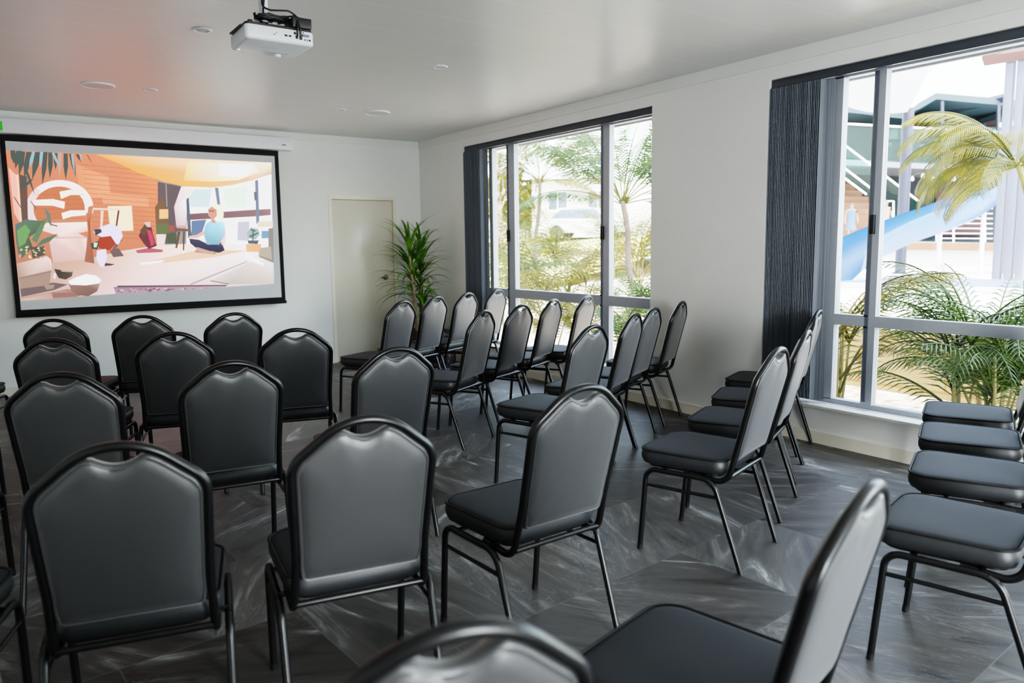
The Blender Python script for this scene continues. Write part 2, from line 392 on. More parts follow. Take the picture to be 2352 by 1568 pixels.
ROWN = ['front', 'second', 'third', 'fourth', 'rear']
seats = [  # x, y, yaw, row, block, seat from aisle
 (-1.895, -2.657, 24.9, 0, 'W', 1), (-1.442, -2.392, 25.7, 0, 'W', 2), (-.966, -2.141, 24.7, 0, 'W', 3), (-.495, -1.937, 24.6, 0, 'W', 4),
 (-1.922, -3.87, 29.0, 1, 'W', 1), (-1.416, -3.62, 23.5, 1, 'W', 2), (-.945, -3.385, 26.8, 1, 'W', 3), (-.475, -3.255, 25.5, 1, 'W', 4),
 (-1.935, -5.028, 17.3, 2, 'W', 1), (-1.351, -4.714, 27.3, 2, 'W', 2), (-.94, -4.48, 25.2, 2, 'W', 3), (-.392, -4.223, 26.5, 2, 'W', 4),
 (-1.945, -6.19, 17.1, 3, 'W', 1), (-1.365, -5.92, 24.5, 3, 'W', 2), (-.832, -5.612, 29.5, 3, 'W', 3), (-.306, -5.296, 22.5, 3, 'W', 4),
 (-1.999, -7.298, 13.6, 4, 'W', 1), (-1.373, -7.064, 22, 4, 'W', 2), (-.825, -6.819, 24.3, 4, 'W', 3), (-.318, -6.584, 23.5, 4, 'W', 4),
 (-3.130, -2.815, 1, 0, 'S', 1), (-3.556, -2.60, -18, 0, 'S', 2), (-4.015, -2.498, -25.5, 0, 'S', 3), (-4.69, -2.28, -27, 0, 'S', 4),
 (-3.06, -4.096, -15, 1, 'S', 1), (-3.61, -3.826, -16.9, 1, 'S', 2), (-4.111, -3.742, -24, 1, 'S', 3), (-4.77, -3.5, -25, 1, 'S', 4),
 (-3.065, -5.137, 0, 2, 'S', 1), (-3.701, -5.092, -7.4, 2, 'S', 2), (-4.187, -4.988, -21.4, 2, 'S', 3), (-4.77, -4.8, -25, 2, 'S', 4),
 (-3.022, -6.313, 2.0, 3, 'S', 1), (-3.666, -6.299, -11.2, 3, 'S', 2), (-4.211, -6.202, -13.7, 3, 'S', 3), (-4.75, -6.0, -20, 3, 'S', 4),
 (-3.313, -7.367, 13.4, 4, 'S', 1), (-4.027, -7.359, -11.6, 4, 'S', 2),
]
SEATN = {1: 'aisle seat', 2: 'second seat from the aisle', 3: 'third seat from the aisle', 4: 'seat furthest from the aisle'}
proto = None
for x, y, yw, row, blk, k in seats:
    lab = 'black banquet chair, %s row, %s, %s block' % (ROWN[row], SEATN[k], 'window-side' if blk == 'W' else 'projector-screen')
    if proto is None: proto = o = make_chair(lab)
    else: o = copytree(proto)
    o.location = (x, y, 0); o.rotation_euler = (0, 0, R(yw)); o['label'] = lab

# ------------------------------------------------------------------ room shell
H = 2.6; XL, YB = -6.4, -10.6; TH = .2
W1 = (-3.93, -1.02); W2 = (-7.94, -5.03); W3 = (-10.35, -8.35); ZS, ZH = .26, 2.43
m = MB(); m.box(XL, TH, YB, TH, -.12, 0); struct('floor', m, FLOOR)
m = MB(); m.box(XL, TH, YB, TH, H, H+.15); struct('ceiling', m, CEIL)
# back wall with door opening
DL, DR, DT = -1.186, -.336, 1.935
m = MB(); m.box(XL, DL, 0, TH, 0, H); m.box(DR, TH, 0, TH, 0, H); m.box(DL, DR, 0, TH, DT, H); m.box(DL, DR, .14, TH, 0, DT); struct('wall_back', m, WALL)
m = MB(); m.box(XL-TH, XL, YB-TH, TH, 0, H); struct('wall_left', m, WALL)
D2 = (-3.85, -2.55)
m = MB(); m.box(XL-TH, D2[0], YB-TH, YB, 0, H); m.box(D2[1], TH, YB-TH, YB, 0, H); m.box(D2[0], D2[1], YB-TH, YB, 2.1, H); struct('wall_rear', m, WALL)
dr = bpy.data.objects.new('door_2', None); C.objects.link(dr); dr.location = (D2[0], YB-TH, 0); dr['kind'] = 'structure'; dr['label'] = 'unseen glazed entrance door added behind the camera to let in light'  # opening added out of view as a way in for light
m = MB(); wd_ = D2[1]-D2[0]; m.box(0, .06, .05, .12, 0, 2.1); m.box(wd_-.06, wd_, .05, .12, 0, 2.1); m.box(.06, wd_-.06, .05, .12, 2.04, 2.1); m.box(.06, wd_-.06, .05, .12, 0, .06); m.build('door_frame', ALU, dr)
m = MB(); m.quad((.06, .085, .06), (wd_-.06, .085, .06), (wd_-.06, .085, 2.04), (.06, .085, 2.04)); m.build('pane', GLASS, dr)
m = MB(); ys = [YB, W3[0], W3[1], W2[0], W2[1], W1[0], W1[1], 0]
for a, b in ((YB, W3[0]), (W3[1], W2[0]), (W2[1], W1[0]), (W1[1], 0)): m.box(0, TH, a, b, 0, H)
for w, zs in ((W1, ZS), (W2, ZS), (W3, .03)):
    m.box(0, TH, w[0], w[1], ZH, H); m.box(0, TH, w[0], w[1], 0, zs-.02)
struct('wall_right', m, WALL)
m = MB(); m.box(XL-.9, .62, YB-.9, .9, H+.15, H+.3); struct('roof', m, CORN)
m = MB(); m.box(TH, .60, YB-.9, .9, 2.47, H+.15); struct('soffit', m, CORN)
m = MB(); m.box(.60, .63, YB-.9, .9, 2.452, H+.2); struct('trim_3', m, plain('grey_gutter', srgb(120, 122, 126), .5))
# cornice boards
m = MB(); m.box(XL, -.012, -.012, 0, 2.522, H); struct('trim_1', m, CORN)
m = MB(); m.box(-.012, 0, YB, 0, 2.516, H); struct('trim_2', m, CORN)
m = MB(); m.box(-.0145, -.0035, YB, 0, 2.508, 2.516); m2 = MB()
m = MB(); m.box(XL, DL-.0, -.014, 0, 0, .084); m.box(DR, -.014, -.014, 0, 0, .084); struct('baseboard_back', m, TRIM)
m = MB()
for a, b in ((YB, W3[0]), (W3[1], 0)): m.box(-.014, 0, a, b, 0, .078)
struct('baseboard_right', m, TRIM)
m = MB(); m.box(XL, XL+.014, YB, 0, 0, .084); struct('baseboard_left', m, TRIM)

# ------------------------------------------------------------------ door
d = bpy.data.objects.new('door_1', None); C.objects.link(d); d.location = (DL, 0, 0); d['kind'] = 'structure'
d['label'] = 'cream flush door with chrome knob in the wall beside the projector screen'
w = DR-DL
m = MB()
m.box(0, .04, -.006, .1, 0, DT); m.box(w-.04, w, -.006, .1, 0, DT); m.box(.04, w-.04, -.006, .1, DT-.045, DT)
m.box(.04, .052, .05, .1, 0, DT-.045); m.box(w-.052, w-.04, .05, .1, 0, DT-.045)
m.build('door_frame', TRIM, d)
m = MB(); m.box(.043, w-.043, .018, .053, .006, DT-.049, .002); leaf = m.build('door_leaf', DOORM, d)
kx = -.49-DL
m = MB(); m.lathe([(.0, -.014), (.026, -.012), (.034, -.004), (.034, .0)], 24, (kx, .018, .975), 'y'); m.lathe([(.012, -.05), (.012, -.012)], 12, (kx, .018, .975), 'y')
m.tube([(kx, -.030, .975), (kx-.075, -.036, .975), (kx-.080, -.032, .975)], .011, 8); m.build('door_handle', CHROME, d)

# ------------------------------------------------------------------ windows
def window(name, yr, zs, mulls, rail, label):
    y0, y1 = yr
    e = bpy.data.objects.new(name, None); C.objects.link(e); e.location = (0, y0, zs); e['kind'] = 'structure'; e['label'] = label
    L = y1-y0; h = ZH-zs
    X0, X1 = .10, .16
    m = MB()
    m.box(X0, X1, 0, .05, 0, h); m.box(X0, X1, L-.05, L, 0, h); m.box(X0, X1, .05, L-.05, h-.06, h); m.box(X0, X1, .05, L-.05, 0, .035)
    m.build('window_frame', ALU, e)
    if rail:
        m = MB(); j = -.375 if y0 > -5 else -.421; m.box(X0, X1, L+j-.066, L+j, .03, h-.05); m.build('side_jamb', ALU, e)
    for k, (a, b) in enumerate(mulls):
        # a: far-side sash stile (dark, in front), b: behind
        m = MB(); m.box(X0-.005, X1-.01, a-y0, b-y0, .03, h-.05); st = m.build('mullion', ALU, e)
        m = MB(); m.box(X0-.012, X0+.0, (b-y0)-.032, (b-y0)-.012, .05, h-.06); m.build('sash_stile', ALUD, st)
        m = MB(); m.box(X0-.03, X0-.005, (b-y0)-.05, (b-y0)-.022, 1.12-(0 if zs > .1 else -.23), 1.24-(0 if zs > .1 else -.23), .004); m.build('latch', RUBBER, st)
    if rail:
        m = MB(); m.box(X0-.008, X1-.005, .05, L-.05, rail[0]-zs, rail[1]-zs); tr = m.build('transom_rail', ALU, e)
        m = MB()
        for a, b in mulls:
            m.box(X0-.016, X0-.006, (b-y0)-.03, (b-y0)-.004, rail[0]-zs-.008, rail[0]-zs+.004); m.box(X0-.016, X0-.006, (b-y0)-.03, (b-y0)-.004, rail[1]-zs-.006, rail[1]-zs+.006)
        m.build('rail_clip', RUBBER, tr)
    edges = [0.05] + [q for a, b in reversed(mulls) for q in (a-y0, b-y0)] + [L-.05]
    zsplit = [.035] + ([rail[0]-zs, rail[1]-zs] if rail else []) + [h-.06]
    for i in range(0, len(edges), 2):
        for j in range(0, len(zsplit), 2):
            m = MB(); m.box(.128, .132, edges[i], edges[i+1], zsplit[j], zsplit[j+1]); m.build('pane', GLASS, e)
    if zs > .1:
        m = MB(); m.box(-.035, X0, -.02, L+.02, -.022, 0.0, .004); m.build('window_sill', CORN, e)
    return e
window('window_1', W1, ZS, [(-1.875, -1.735), (-3.325, -3.21)], (.79, .88), 'aluminium sliding window nearest the potted plant')
window('window_2', W2, ZS, [(-5.80, -5.725), (-7.26, -7.15)], (.795, .865), 'aluminium sliding window with the blue slide outside')
window('window_3', W3, .03, [(-9.4, -9.3)], None, 'unseen glazed sliding door added behind the camera to let in light')  # last opening is out of view, added to bring light from behind

def blind(y0, y1, ystack, n, label):
    t = thing('vertical_blind', label, 'blind', (.045, y1, ZH), group='charcoal vertical blinds')
    m = MB(); m.box(-.024, .024, y0-y1+.005, -.005, -.052, -.002, .003); m.box(-.027, -.02, y0-y1+.005, -.005, -.058, -.05); m.build('headrail', BLINDR, t)
    W = -ystack
    for k in range(n):
        y = -.008 - W*k/(n-1)
        m = MB(); a = R(72 + random.uniform(-2.5, 2.5)) if k < n-1 else R(30)
        dx, dy = math.sin(a)*.0445, math.cos(a)*.0445
        p = []
        for q in (-1, -.5, 0, .5, 1):
            bow = .006*(1-q*q); p.append((q*dx, y-q*dy-bow))
        vs = []; fs = []
        for zz in (-.06, -2.145):
            for (px_, py_) in p: vs.append((px_, py_, zz))
        for i in range(4): fs.append((i, i+1, 5+i+1, 5+i))
        m.add(vs, fs); m.build('slat', SLAT, t)
    m = MB(); m.tube([(-.02, -W+.02, -.05), (-.021, -W+.02, -1.3)], .002, 5); m.build('cord', WHITEP, t)
    return t
BLINDR = plain('blind_headrail', srgb(58, 64, 72), .4, var=.05)
blind(W1[0], W1[1], -.36, 28, 'charcoal vertical blind bunched at the corner end of the window beside the plant')
blind(W2[0], W2[1], -.405, 32, 'charcoal vertical blind bunched beside the window showing the blue slide')

# ------------------------------------------------------------------ ceiling fittings
LENSM = plain('frosted_lens', srgb(196, 196, 194), .5, var=.02)
def downlight(x, y, label):
    t = thing('downlight', label, 'ceiling light', (x, y, H), group='recessed ceiling downlights')
    m = MB(); m.lathe([(.038, -.002), (.040, -.007), (.052, -.006), (.057, -.001), (.057, .001)], 28); m.build('trim_ring', WHITEP, t)
    m = MB(); m.lathe([(.0, -.0042), (.037, -.004), (.039, -.003)], 24); m.build('lens', LENSM, t)
downlight(-3.335, -3.616, 'white recessed downlight on the ceiling close to the projector')
downlight(-3.279, -1.659, 'white recessed downlight between the projector screen and its round speaker')
downlight(-1.719, -3.545, 'white recessed downlight mid ceiling, standing alone, toward the windows')
downlight(-1.669, -1.607, 'white recessed downlight next to the round ceiling speaker above the door')
def cspeaker(x, y, label):
    t = thing('ceiling_speaker', label, 'speaker', (x, y, H), group='round ceiling speakers')
    m = MB(); m.lathe([(.108, -.004), (.110, -.011), (.117, -.009), (.120, -.001), (.120, .001)], 36); m.build('trim_ring', WHITEP, t)
    m = MB(); m.lathe([(.0, -.012), (.07, -.0105), (.109, -.008)], 32); m.build('grille', LENSM, t)
cspeaker(-3.645, -1.646, 'round white ceiling speaker above the projector screen')
cspeaker(-1.308, -1.635, 'round white ceiling speaker above the cream door')

# ------------------------------------------------------------------ projector
t = thing('projector', 'white ceiling mounted projector with black bracket and status light', 'projector', (-3.28, -4.665, 2.28))
def pr(z, ins, top=0):
    o = rrect(.159-ins, .154-ins, -.137+ins, .145-ins, .03, .018, 5)
    return [Vector((x, y, z)) for x, y in o]
m = MB(); m.rings([pr(0, .012), pr(.004, .003), pr(.012, 0), pr(.058, 0), pr(.064, .003)]); body = m.build('body', WHITEP, t, 50)
m = MB(); m.rings([pr(.064, .004), pr(.074, .004), pr(.078, .012)]); m.build('top_cover', BLACKP, t, 40)
m = MB(); m.box(-.02, .10, .06, .066, -.0015, .001); m.box(.0, .06, .1, .104, -.0015, .001); m.box(-.05, .03, -.02, -.016, -.0015, .001); m.build('vent', GREYP, body)
m = MB()
for x0, x1, z0, z1 in ((.018, .032, .030, .038), (.038, .05, .030, .038), (.07, .082, .026, .04), (.088, .102, .024, .04), (.062, .072, .045, .055), (.09, .094, .048, .052), (.10, .135, .040, .05), (.112, .117, .022, .03), (.123, .126, .020, .03), (.132, .142, .022, .03), (.094, .1, .052, .06), (.105, .11, .054, .06), (-.02, -.016, .038, .042), (-.032, -.026, .03, .034)):
    m.box(x0, x1, -.1385, -.135, z0, z1)
m.build('port_panel', BLACKP, body)
m = MB(); m.box(.104, .134, -.1392, -.136, .0415, .0485); m.build('serial_port', plain('blue_socket', srgb(96, 120, 160), .5), body)
m = MB(); m.lathe([(.0, -.002), (.004, -.0015), (.0045, .001)], 12, (-.128, .09, .0)); m.build('status_light', emis('blue_led', (.5, .75, 1, 1), 6), body)
m = MB(); m.lathe([(.0, -.012), (.015, -.011), (.016, 0), (.014, .003)], 16, (.06, .1, 0)); m.build('foot', WHITEP, body)
m = MB(); m.lathe([(.026, .144), (.03, .15), (.03, .157)], 24, (-.09, 0, .034), 'y'); m.build('lens', BLACKP, body)
m = MB(); m.box(-.17, -.15, -.1, .08, .06, .066); m.box(-.11, .03, -.06, .06, .078, .09, .003); m.box(-.125, -.105, -.075, -.055, .07, .1, .003)
for a, b in (((-.04, -.02, .09), (-.14, -.11, .072)), ((-.04, .02, .09), (-.15, .1, .072)), ((0, 0, .09), (.12, .1, .072)), ((0, 0, .09), (.1, -.1, .072))): m.tube([a, b], .007, 6)
m.lathe([(.02, .09), (.02, .12), (.045, .125), (.045, .135)], 16, (-.03, 0, 0)); m.build('bracket', BLACKP, t)
m = MB(); m.lathe([(.021, .115), (.021, .305)], 20, (-.03, 0, 0)); m.lathe([(.021, .305), (.06, .307), (.062, .3195)], 24, (-.03, 0, 0)); m.build('pole', WHITEP, t)
m = MB(); m.box(.065, .155, -.125, -.005, .082, .128, .003); m.build('power_box', BLACKP, t)
cb = MB(); rs = random.Random(3)
cb.tube(fillet([(-.045, -.03, .25), (-.05, -.05, .17), (-.02, -.07, .155), (.06, -.09, .16), (.1, -.08, .145), (.09, -.11, .12), (.078, -.15, .08), (.077, -.145, .035)], .03), .0045, 7)
cb.tube(fillet([(-.03, -.03, .24), (-.05, -.05, .13), (.0, -.06, .125), (.1, -.06, .15), (.14, -.05, .14), (.13, -.09, .13), (.085, -.12, .12), (.09, -.15, .07), (.094, -.142, .034)], .03), .0045, 7)
for k in range(5):
    a = rs.uniform(0, 6); cb.tube([(-.005+.075*math.cos(a+q*.33)*(1+.1*k*.3), -.045+.035*math.sin(a+q*.33), .118+.004*k+.004*math.sin(q*2+k)) for q in range(19)], .004, 6)
cb.build('cable', BLACKP, t)

# ------------------------------------------------------------------ projector screen
SY = -.10
SCRB = plain('matt_black_border', srgb(14, 12, 13), .7, .3)
t = thing('projector_screen', 'white pull-down projector screen showing a woman sitting cross-legged', 'projector screen', (-3.0, SY, .75))
def scr(u, v, dy=0):
    p = aty(u, v, SY); return Vector((p.x+3.0, dy, p.z-.75))
xL, xR = -4.266+3, -1.765+3
zB, zT = -.012, 1.631
bo = .041
m = MB(); m.box(xL, xR, 0, .002, zB+.02, zT); m.build('screen_border', SCRB, t)
m = MB(); m.box(xL+bo, xR-.043, -.0012, .0, zB+.068, zT-.058); fab = m.build('screen_fabric', SCREENW, t)
m = MB(); m.box(xL-.002, xR+.010, -.012, .014, zB-.002, zB+.03, .004); m.build('bottom_bar', SCRB, t)
m = MB(); m.box(xL-.14, -1.619+3, -.045, .088, 2.39-.75, 2.522-.75, .006); hs = m.build('case', WHITEP, t)
m = MB(); m.box(-1.735+3, -1.69+3, -.0462, -.044, 2.437-.75, 2.447-.75); m.box(-1.66+3, -1.65+3, -.0462, -.044, 2.487-.75, 2.492-.75); m.build('maker_mark', plain('mark_grey', srgb(70, 72, 76), .5), hs)

TONE = [(0, .0005), (2, .002), (8, .0077), (16, .0158), (24, .0244), (32, .0336), (48, .0542), (64, .0782), (80, .1063), (96, .1399), (112, .1806), (128, .231), (144, .2951), (160, .3792), (176, .4945), (192, .6628), (208, .9324), (220, 1.273), (230, 1.7632), (238, 2.4793), (244, 3.5122), (255, 3.6)]
def lightof(c):
    '''light level that shows as 8-bit value c under the scene's film response'''
    for (a, p), (b, q) in zip(TONE, TONE[1:]):
        if a <= c <= b: return math.exp(math.log(p)+(math.log(q)-math.log(p))*(c-a)/(b-a))
    return 1
POLY = []
def P(pts, *cols):
    POLY.append((pts, cols))
# picture, in pixels of a 3.4588x enlargement whose corner is (0, 290)
P([(46, 190), (900, 228), (1260, 440), (1260, 960), (420, 1080), (130, 1090)], (228, 160, 124), (236, 170, 130), (242, 180, 136), (230, 160, 120), (214, 144, 114), (208, 150, 126))
P([(600, 300), (860, 400), (880, 560), (640, 580)], (240, 180, 140), (246, 192, 152), (244, 196, 160), (238, 178, 138))
P([(800, 520), (1180, 560), (1180, 640), (820, 620)], (242, 188, 152))
for k in range(16):
    y = 300+k*38; P([(640+k*8, y), (1250, y+max(0, 60-k*2)), (1250, y+4+max(0, 60-k*2)), (640+k*8, y+4)], (212, 136, 98))
P([(1252, 440), (1440, 478), (1380, 640), (1410, 830), (1340, 930), (1255, 940)], (128, 112, 116))
P([(1440, 478), (1680, 487), (1850, 467), (2155, 380), (2165, 950), (1480, 940), (1490, 560)], (244, 247, 250))
P([(1500, 500), (1680, 500), (1660, 640), (1510, 640)], (226, 236, 240)); P([(1770, 500), (1960, 480), (1960, 640), (1800, 640)], (236, 246, 238))
P([(1440, 478), (1555, 490), (1490, 570), (1475, 800), (1400, 800), (1385, 640)], (246, 236, 238), (246, 240, 240), (250, 244, 244), (232, 210, 214), (226, 206, 212), (240, 226, 230))
P([(1520, 750), (1640, 740), (1600, 860), (1520, 870)], (132, 156, 190)); P([(1890, 760), (1980, 755), (1975, 910), (1885, 905)], (218, 218, 228))
P([(1500, 695), (2050, 660), (2150, 655), (2150, 705), (2050, 715), (1500, 745)], (160, 118, 124), (176, 140, 146), (190, 160, 164), (180, 146, 150), (172, 136, 142), (150, 112, 122))
P([(1478, 580), (1500, 560), (1522, 880), (1492, 890)], (116, 126, 144)); P([(1705, 486), (1735, 488), (1750, 625), (1725, 620)], (150, 164, 180)); P([(2025, 430), (2050, 425), (2060, 770), (2035, 775)], (152, 162, 184)); P([(2015, 520), (2040, 520), (2040, 590), (2020, 590)], (130, 140, 160))
P([(760, 222), (2155, 290), (2155, 375), (2000, 430), (1850, 465), (1680, 485), (1480, 478), (1300, 440), (1100, 370), (950, 300)], (250, 200, 124), (248, 240, 232), (232, 206, 190), (240, 214, 190), (246, 222, 190), (250, 212, 150), (253, 206, 128), (253, 204, 124), (252, 202, 122), (250, 200, 122))
P([(1490, 282), (2010, 300), (2060, 360), (1900, 425), (1700, 440), (1460, 430)], (253, 238, 205), (253, 250, 246), (248, 240, 230), (252, 244, 230), (253, 232, 190), (254, 222, 160))
P([(1740, 292), (2000, 302), (2015, 360), (1900, 405), (1740, 395)], (253, 252, 250))
P([(130, 1090), (420, 1080), (690, 1055), (960, 990), (1260, 945), (1500, 935), (2168, 940), (2175, 1250), (900, 1330), (163, 1385)], (214, 180, 166), (222, 190, 176), (228, 200, 184), (236, 222, 216), (242, 232, 228), (244, 236, 232), (246, 242, 242), (230, 226, 222), (236, 222, 222), (216, 190, 184))
P([(1100, 1090), (1560, 985), (1960, 985), (1700, 1040), (1300, 1085)], (238, 220, 200))
P([(1110, 1085), (1300, 1062), (1290, 1080), (1120, 1100)], (254, 250, 250))
P([(1680, 1225), (1960, 1085), (2170, 1050), (2175, 1250), (1830, 1255)], (228, 224, 220), (232, 228, 226), (238, 236, 238), (222, 216, 210), (214, 206, 200))
P([(1500, 1255), (1960, 1070), (1966, 1076), (1520, 1258)], (188, 178, 186)); P([(1670, 1222), (1820, 1250), (1818, 1258), (1670, 1230)], (150, 138, 140))
P([(1960, 1010), (2100, 1090), (2090, 1110), (1930, 1040)], (252, 252, 254))
ro, ri = [], []
for k in range(25):
    a = R(218 - k*(228/24)); ro.append((473+268*math.cos(a), 652-225*math.sin(a))); ri.append((470+205*math.cos(a), 655-178*math.sin(a)))
P([(q[0]-(0), q[1]) for q in ri], (222, 146, 104)) 
for k in range(24): P([ro[k], ro[k+1], ri[k+1], ri[k]], (250, 240, 240) if k > 8 else (240, 228, 230))
for k in range(6): P([(290, 540+k*38), (665, 540+k*38), (665, 544+k*38), (290, 544+k*38)], (204, 132, 96))
P([(262, 585), (420, 578), (515, 600), (510, 655), (420, 630), (275, 628)], (250, 240, 238)); P([(472, 520), (560, 503), (622, 520), (640, 545), (560, 545), (485, 577)], (250, 240, 236)); P([(488, 690), (560, 668), (682, 668), (682, 705), (570, 715), (500, 737)], (250, 242, 240))
P([(330, 770), (690, 760), (715, 830), (620, 850), (690, 885), (680, 1055), (420, 1085), (390, 900), (470, 870), (340, 830)], (248, 234, 232), (250, 240, 238), (240, 206, 186), (240, 220, 214), (246, 232, 230), (232, 210, 204), (226, 200, 196), (236, 216, 214), (244, 230, 228), (240, 224, 220))
P([(395, 880), (690, 878), (690, 886), (395, 892)], (222, 200, 198))
P([(855, 635), (1045, 632), (1058, 828), (960, 830), (870, 780)], (252, 238, 222))
P([(700, 640), (745, 625), (715, 760), (720, 860), (750, 1090), (670, 1075), (700, 850), (690, 760)], (214, 146, 110), (232, 168, 130), (190, 112, 78), (186, 110, 80), (176, 118, 96), (190, 130, 104), (200, 130, 96), (204, 136, 104))
P([(740, 648), (955, 655), (955, 668), (740, 662)], (248, 226, 220)); P([(935, 665), (950, 670), (930, 800), (915, 800)], (128, 72, 62)); P([(800, 670), (822, 670), (812, 812), (796, 812)], (246, 226, 216))
P([(870, 990), (940, 965), (985, 1030), (900, 1040)], (140, 112, 116)); P([(940, 900), (975, 895), (900, 1000), (880, 990)], (150, 116, 108))
P([(800, 800), (870, 775), (950, 800), (975, 870), (940, 940), (850, 900), (770, 860), (740, 840)], (238, 234, 250)); P([(745, 820), (800, 812), (810, 840), (760, 868)], (92, 84, 98))
P([(790, 880), (880, 870), (920, 930), (870, 985), (790, 970), (770, 930)], (196, 80, 54)); P([(720, 930), (790, 908), (775, 978), (730, 975)], (84, 96, 84)); P([(745, 925), (775, 925), (765, 960), (745, 960)], (226, 236, 226))
P([(790, 1078), (915, 1095), (880, 1106), (800, 1112)], (96, 78, 92)); P([(770, 985), (840, 975), (850, 1040), (825, 1115), (795, 1112), (765, 1050)], (238, 232, 244))
P([(1075, 985), (1180, 965), (1295, 980), (1290, 1000), (1090, 1008)], (206, 120, 140)); P([(1100, 870), (1150, 770), (1200, 780), (1215, 860), (1245, 950), (1180, 975), (1140, 930)], (136, 66, 78)); P([(1110, 830), (1150, 780), (1180, 830), (1140, 870)], (120, 100, 70))
P([(1140, 765), (1190, 757), (1200, 800), (1170, 800)], (232, 212, 210)); P([(1165, 820), (1198, 830), (1230, 930), (1200, 952)], (222, 92, 128))
P([(1230, 640), (1290, 560), (1345, 780), (1340, 860), (1240, 850)], (150, 118, 84)); P([(1240, 780), (1330, 770), (1350, 860), (1240, 860)], (128, 140, 92)); P([(1240, 858), (1318, 858), (1305, 942), (1245, 942)], (240, 230, 228)); P([(1265, 660), (1335, 658), (1335, 732), (1265, 735)], (252, 214, 172))
P([(1312, 450), (1322, 450), (1330, 640), (1320, 640)], (190, 172, 168)); P([(1325, 850), (1400, 850), (1400, 932), (1330, 932)], (102, 112, 86)); P([(1340, 788), (1388, 788), (1382, 832), (1345, 835)], (200, 104, 92))
P([(1405, 808), (1500, 815), (1495, 835), (1410, 832)], (150, 112, 94)); P([(1415, 835), (1434, 835), (1407, 970), (1390, 965)], (140, 98, 78)); P([(1455, 835), (1469, 835), (1463, 985), (1450, 985)], (140, 98, 78)); P([(1400, 790), (1480, 790), (1480, 812), (1405, 808)], (220, 190, 186))
P([(1560, 975), (1760, 985), (1700, 1018), (1540, 1000)], (196, 176, 160))
P([(1500, 890), (1580, 900), (1660, 940), (1760, 920), (1785, 985), (1740, 1005), (1680, 990), (1640, 1000), (1560, 970), (1510, 930)], (80, 80, 112), (88, 86, 116), (74, 74, 104), (96, 90, 130), (66, 64, 100), (60, 60, 92), (66, 66, 96), (62, 62, 92), (70, 70, 96), (76, 76, 108)); P([(1560, 958), (1640, 983), (1700, 1000), (1690, 1015), (1620, 1006), (1560, 985)], (222, 190, 176))
P([(1625, 825), (1642, 850), (1560, 890), (1500, 888), (1500, 872), (1560, 863)], (242, 206, 196)); P([(1768, 830), (1792, 850), (1787, 940), (1758, 940)], (246, 226, 220))
P([(1625, 800), (1640, 770), (1680, 745), (1720, 750), (1780, 760), (1790, 850), (1765, 900), (1740, 940), (1640, 938), (1620, 870)], (176, 218, 228), (186, 226, 236), (196, 232, 240), (204, 236, 244), (220, 240, 248), (200, 226, 236), (184, 214, 226), (160, 196, 212), (166, 206, 218), (170, 212, 222))
P([(1670, 700), (1715, 700), (1710, 770), (1680, 765)], (226, 178, 162)); P([(1645, 680), (1665, 630), (1715, 615), (1760, 640), (1775, 690), (1768, 745), (1725, 760), (1665, 715)], (253, 246, 234)); P([(1650, 660), (1680, 636), (1720, 662), (1722, 712), (1692, 742), (1656, 712)], (230, 182, 164)); P([(1656, 668), (1700, 664), (1700, 678), (1657, 680)], (190, 130, 120))
P([(1960, 850), (1990, 803), (2050, 815), (2062, 860), (2030, 900), (1970, 890)], (190, 208, 204)); P([(1975, 870), (2050, 840), (2055, 850), (1985, 885)], (110, 140, 140)); P([(1990, 812), (2035, 826), (2025, 838), (1985, 826)], (120, 146, 144)); P([(2004, 830), (2014, 830), (2012, 910), (2002, 910)], (110, 110, 112)); P([(1965, 905), (2055, 905), (2045, 936), (1970, 932)], (112, 126, 138)); P([(1952, 935), (2075, 935), (2065, 1000), (1955, 995)], (240, 206, 166))
P([(2045, 758), (2165, 752), (2165, 798), (2045, 800)], (238, 230, 222)); P([(2075, 830), (2135, 830), (2135, 890), (2075, 890)], (150, 190, 214)); P([(2130, 810), (2168, 808), (2172, 1085), (2060, 1040), (2050, 1020), (2130, 960)], (170, 164, 156)); P([(2065, 965), (2150, 955), (2160, 1060), (2050, 1025)], (206, 196, 184))
P([(900, 1275), (1300, 1262), (1800, 1262), (1790, 1288), (1300, 1312), (920, 1332)], (178, 150, 168), (188, 150, 166), (200, 176, 186), (206, 190, 196), (196, 156, 172), (196, 176, 190)); P([(930, 1264), (1800, 1258), (1800, 1268), (930, 1278)], (118, 92, 112))
rg = random.Random(5)
for k in range(70):
    x = rg.uniform(930, 1760); y = 1282+rg.uniform(0, 34)*(1-(x-930)/1100); w_ = rg.uniform(8, 26); P([(x, y), (x+w_, y-2), (x+w_*.9, y+8), (x+2, y+9)], rg.choice([(236, 214, 226), (206, 120, 136), (128, 100, 124), (214, 190, 206), (150, 110, 140)]))
P([(160, 1290), (420, 1240), (540, 1255), (430, 1300), (170, 1355)], (138, 118, 118)); P([(165, 1360), (540, 1290), (650, 1340), (600, 1358), (170, 1384)], (204, 170, 160), (190, 150, 140), (180, 130, 120), (214, 150, 130), (226, 206, 196)); P([(410, 1320), (620, 1320), (610, 1350), (420, 1365)], (176, 136, 128))
P([(70, 330), (130, 390), (160, 770), (112, 690)], (250, 206, 196)); P([(150, 380), (214, 400), (222, 740), (170, 770)], (128, 98, 88)); P([(128, 385), (145, 385), (175, 780), (160, 780)], (252, 222, 206))
P([(135, 1090), (370, 1030), (405, 1060), (415, 1150), (390, 1260), (160, 1290)], (212, 186, 172), (240, 228, 224), (244, 232, 230), (226, 204, 196), (176, 150, 138), (168, 142, 132)); P([(150, 1200), (412, 1142), (400, 1165), (152, 1216)], (176, 152, 142)); P([(152, 1216), (405, 1160), (388, 1260), (160, 1290)], (190, 164, 148))
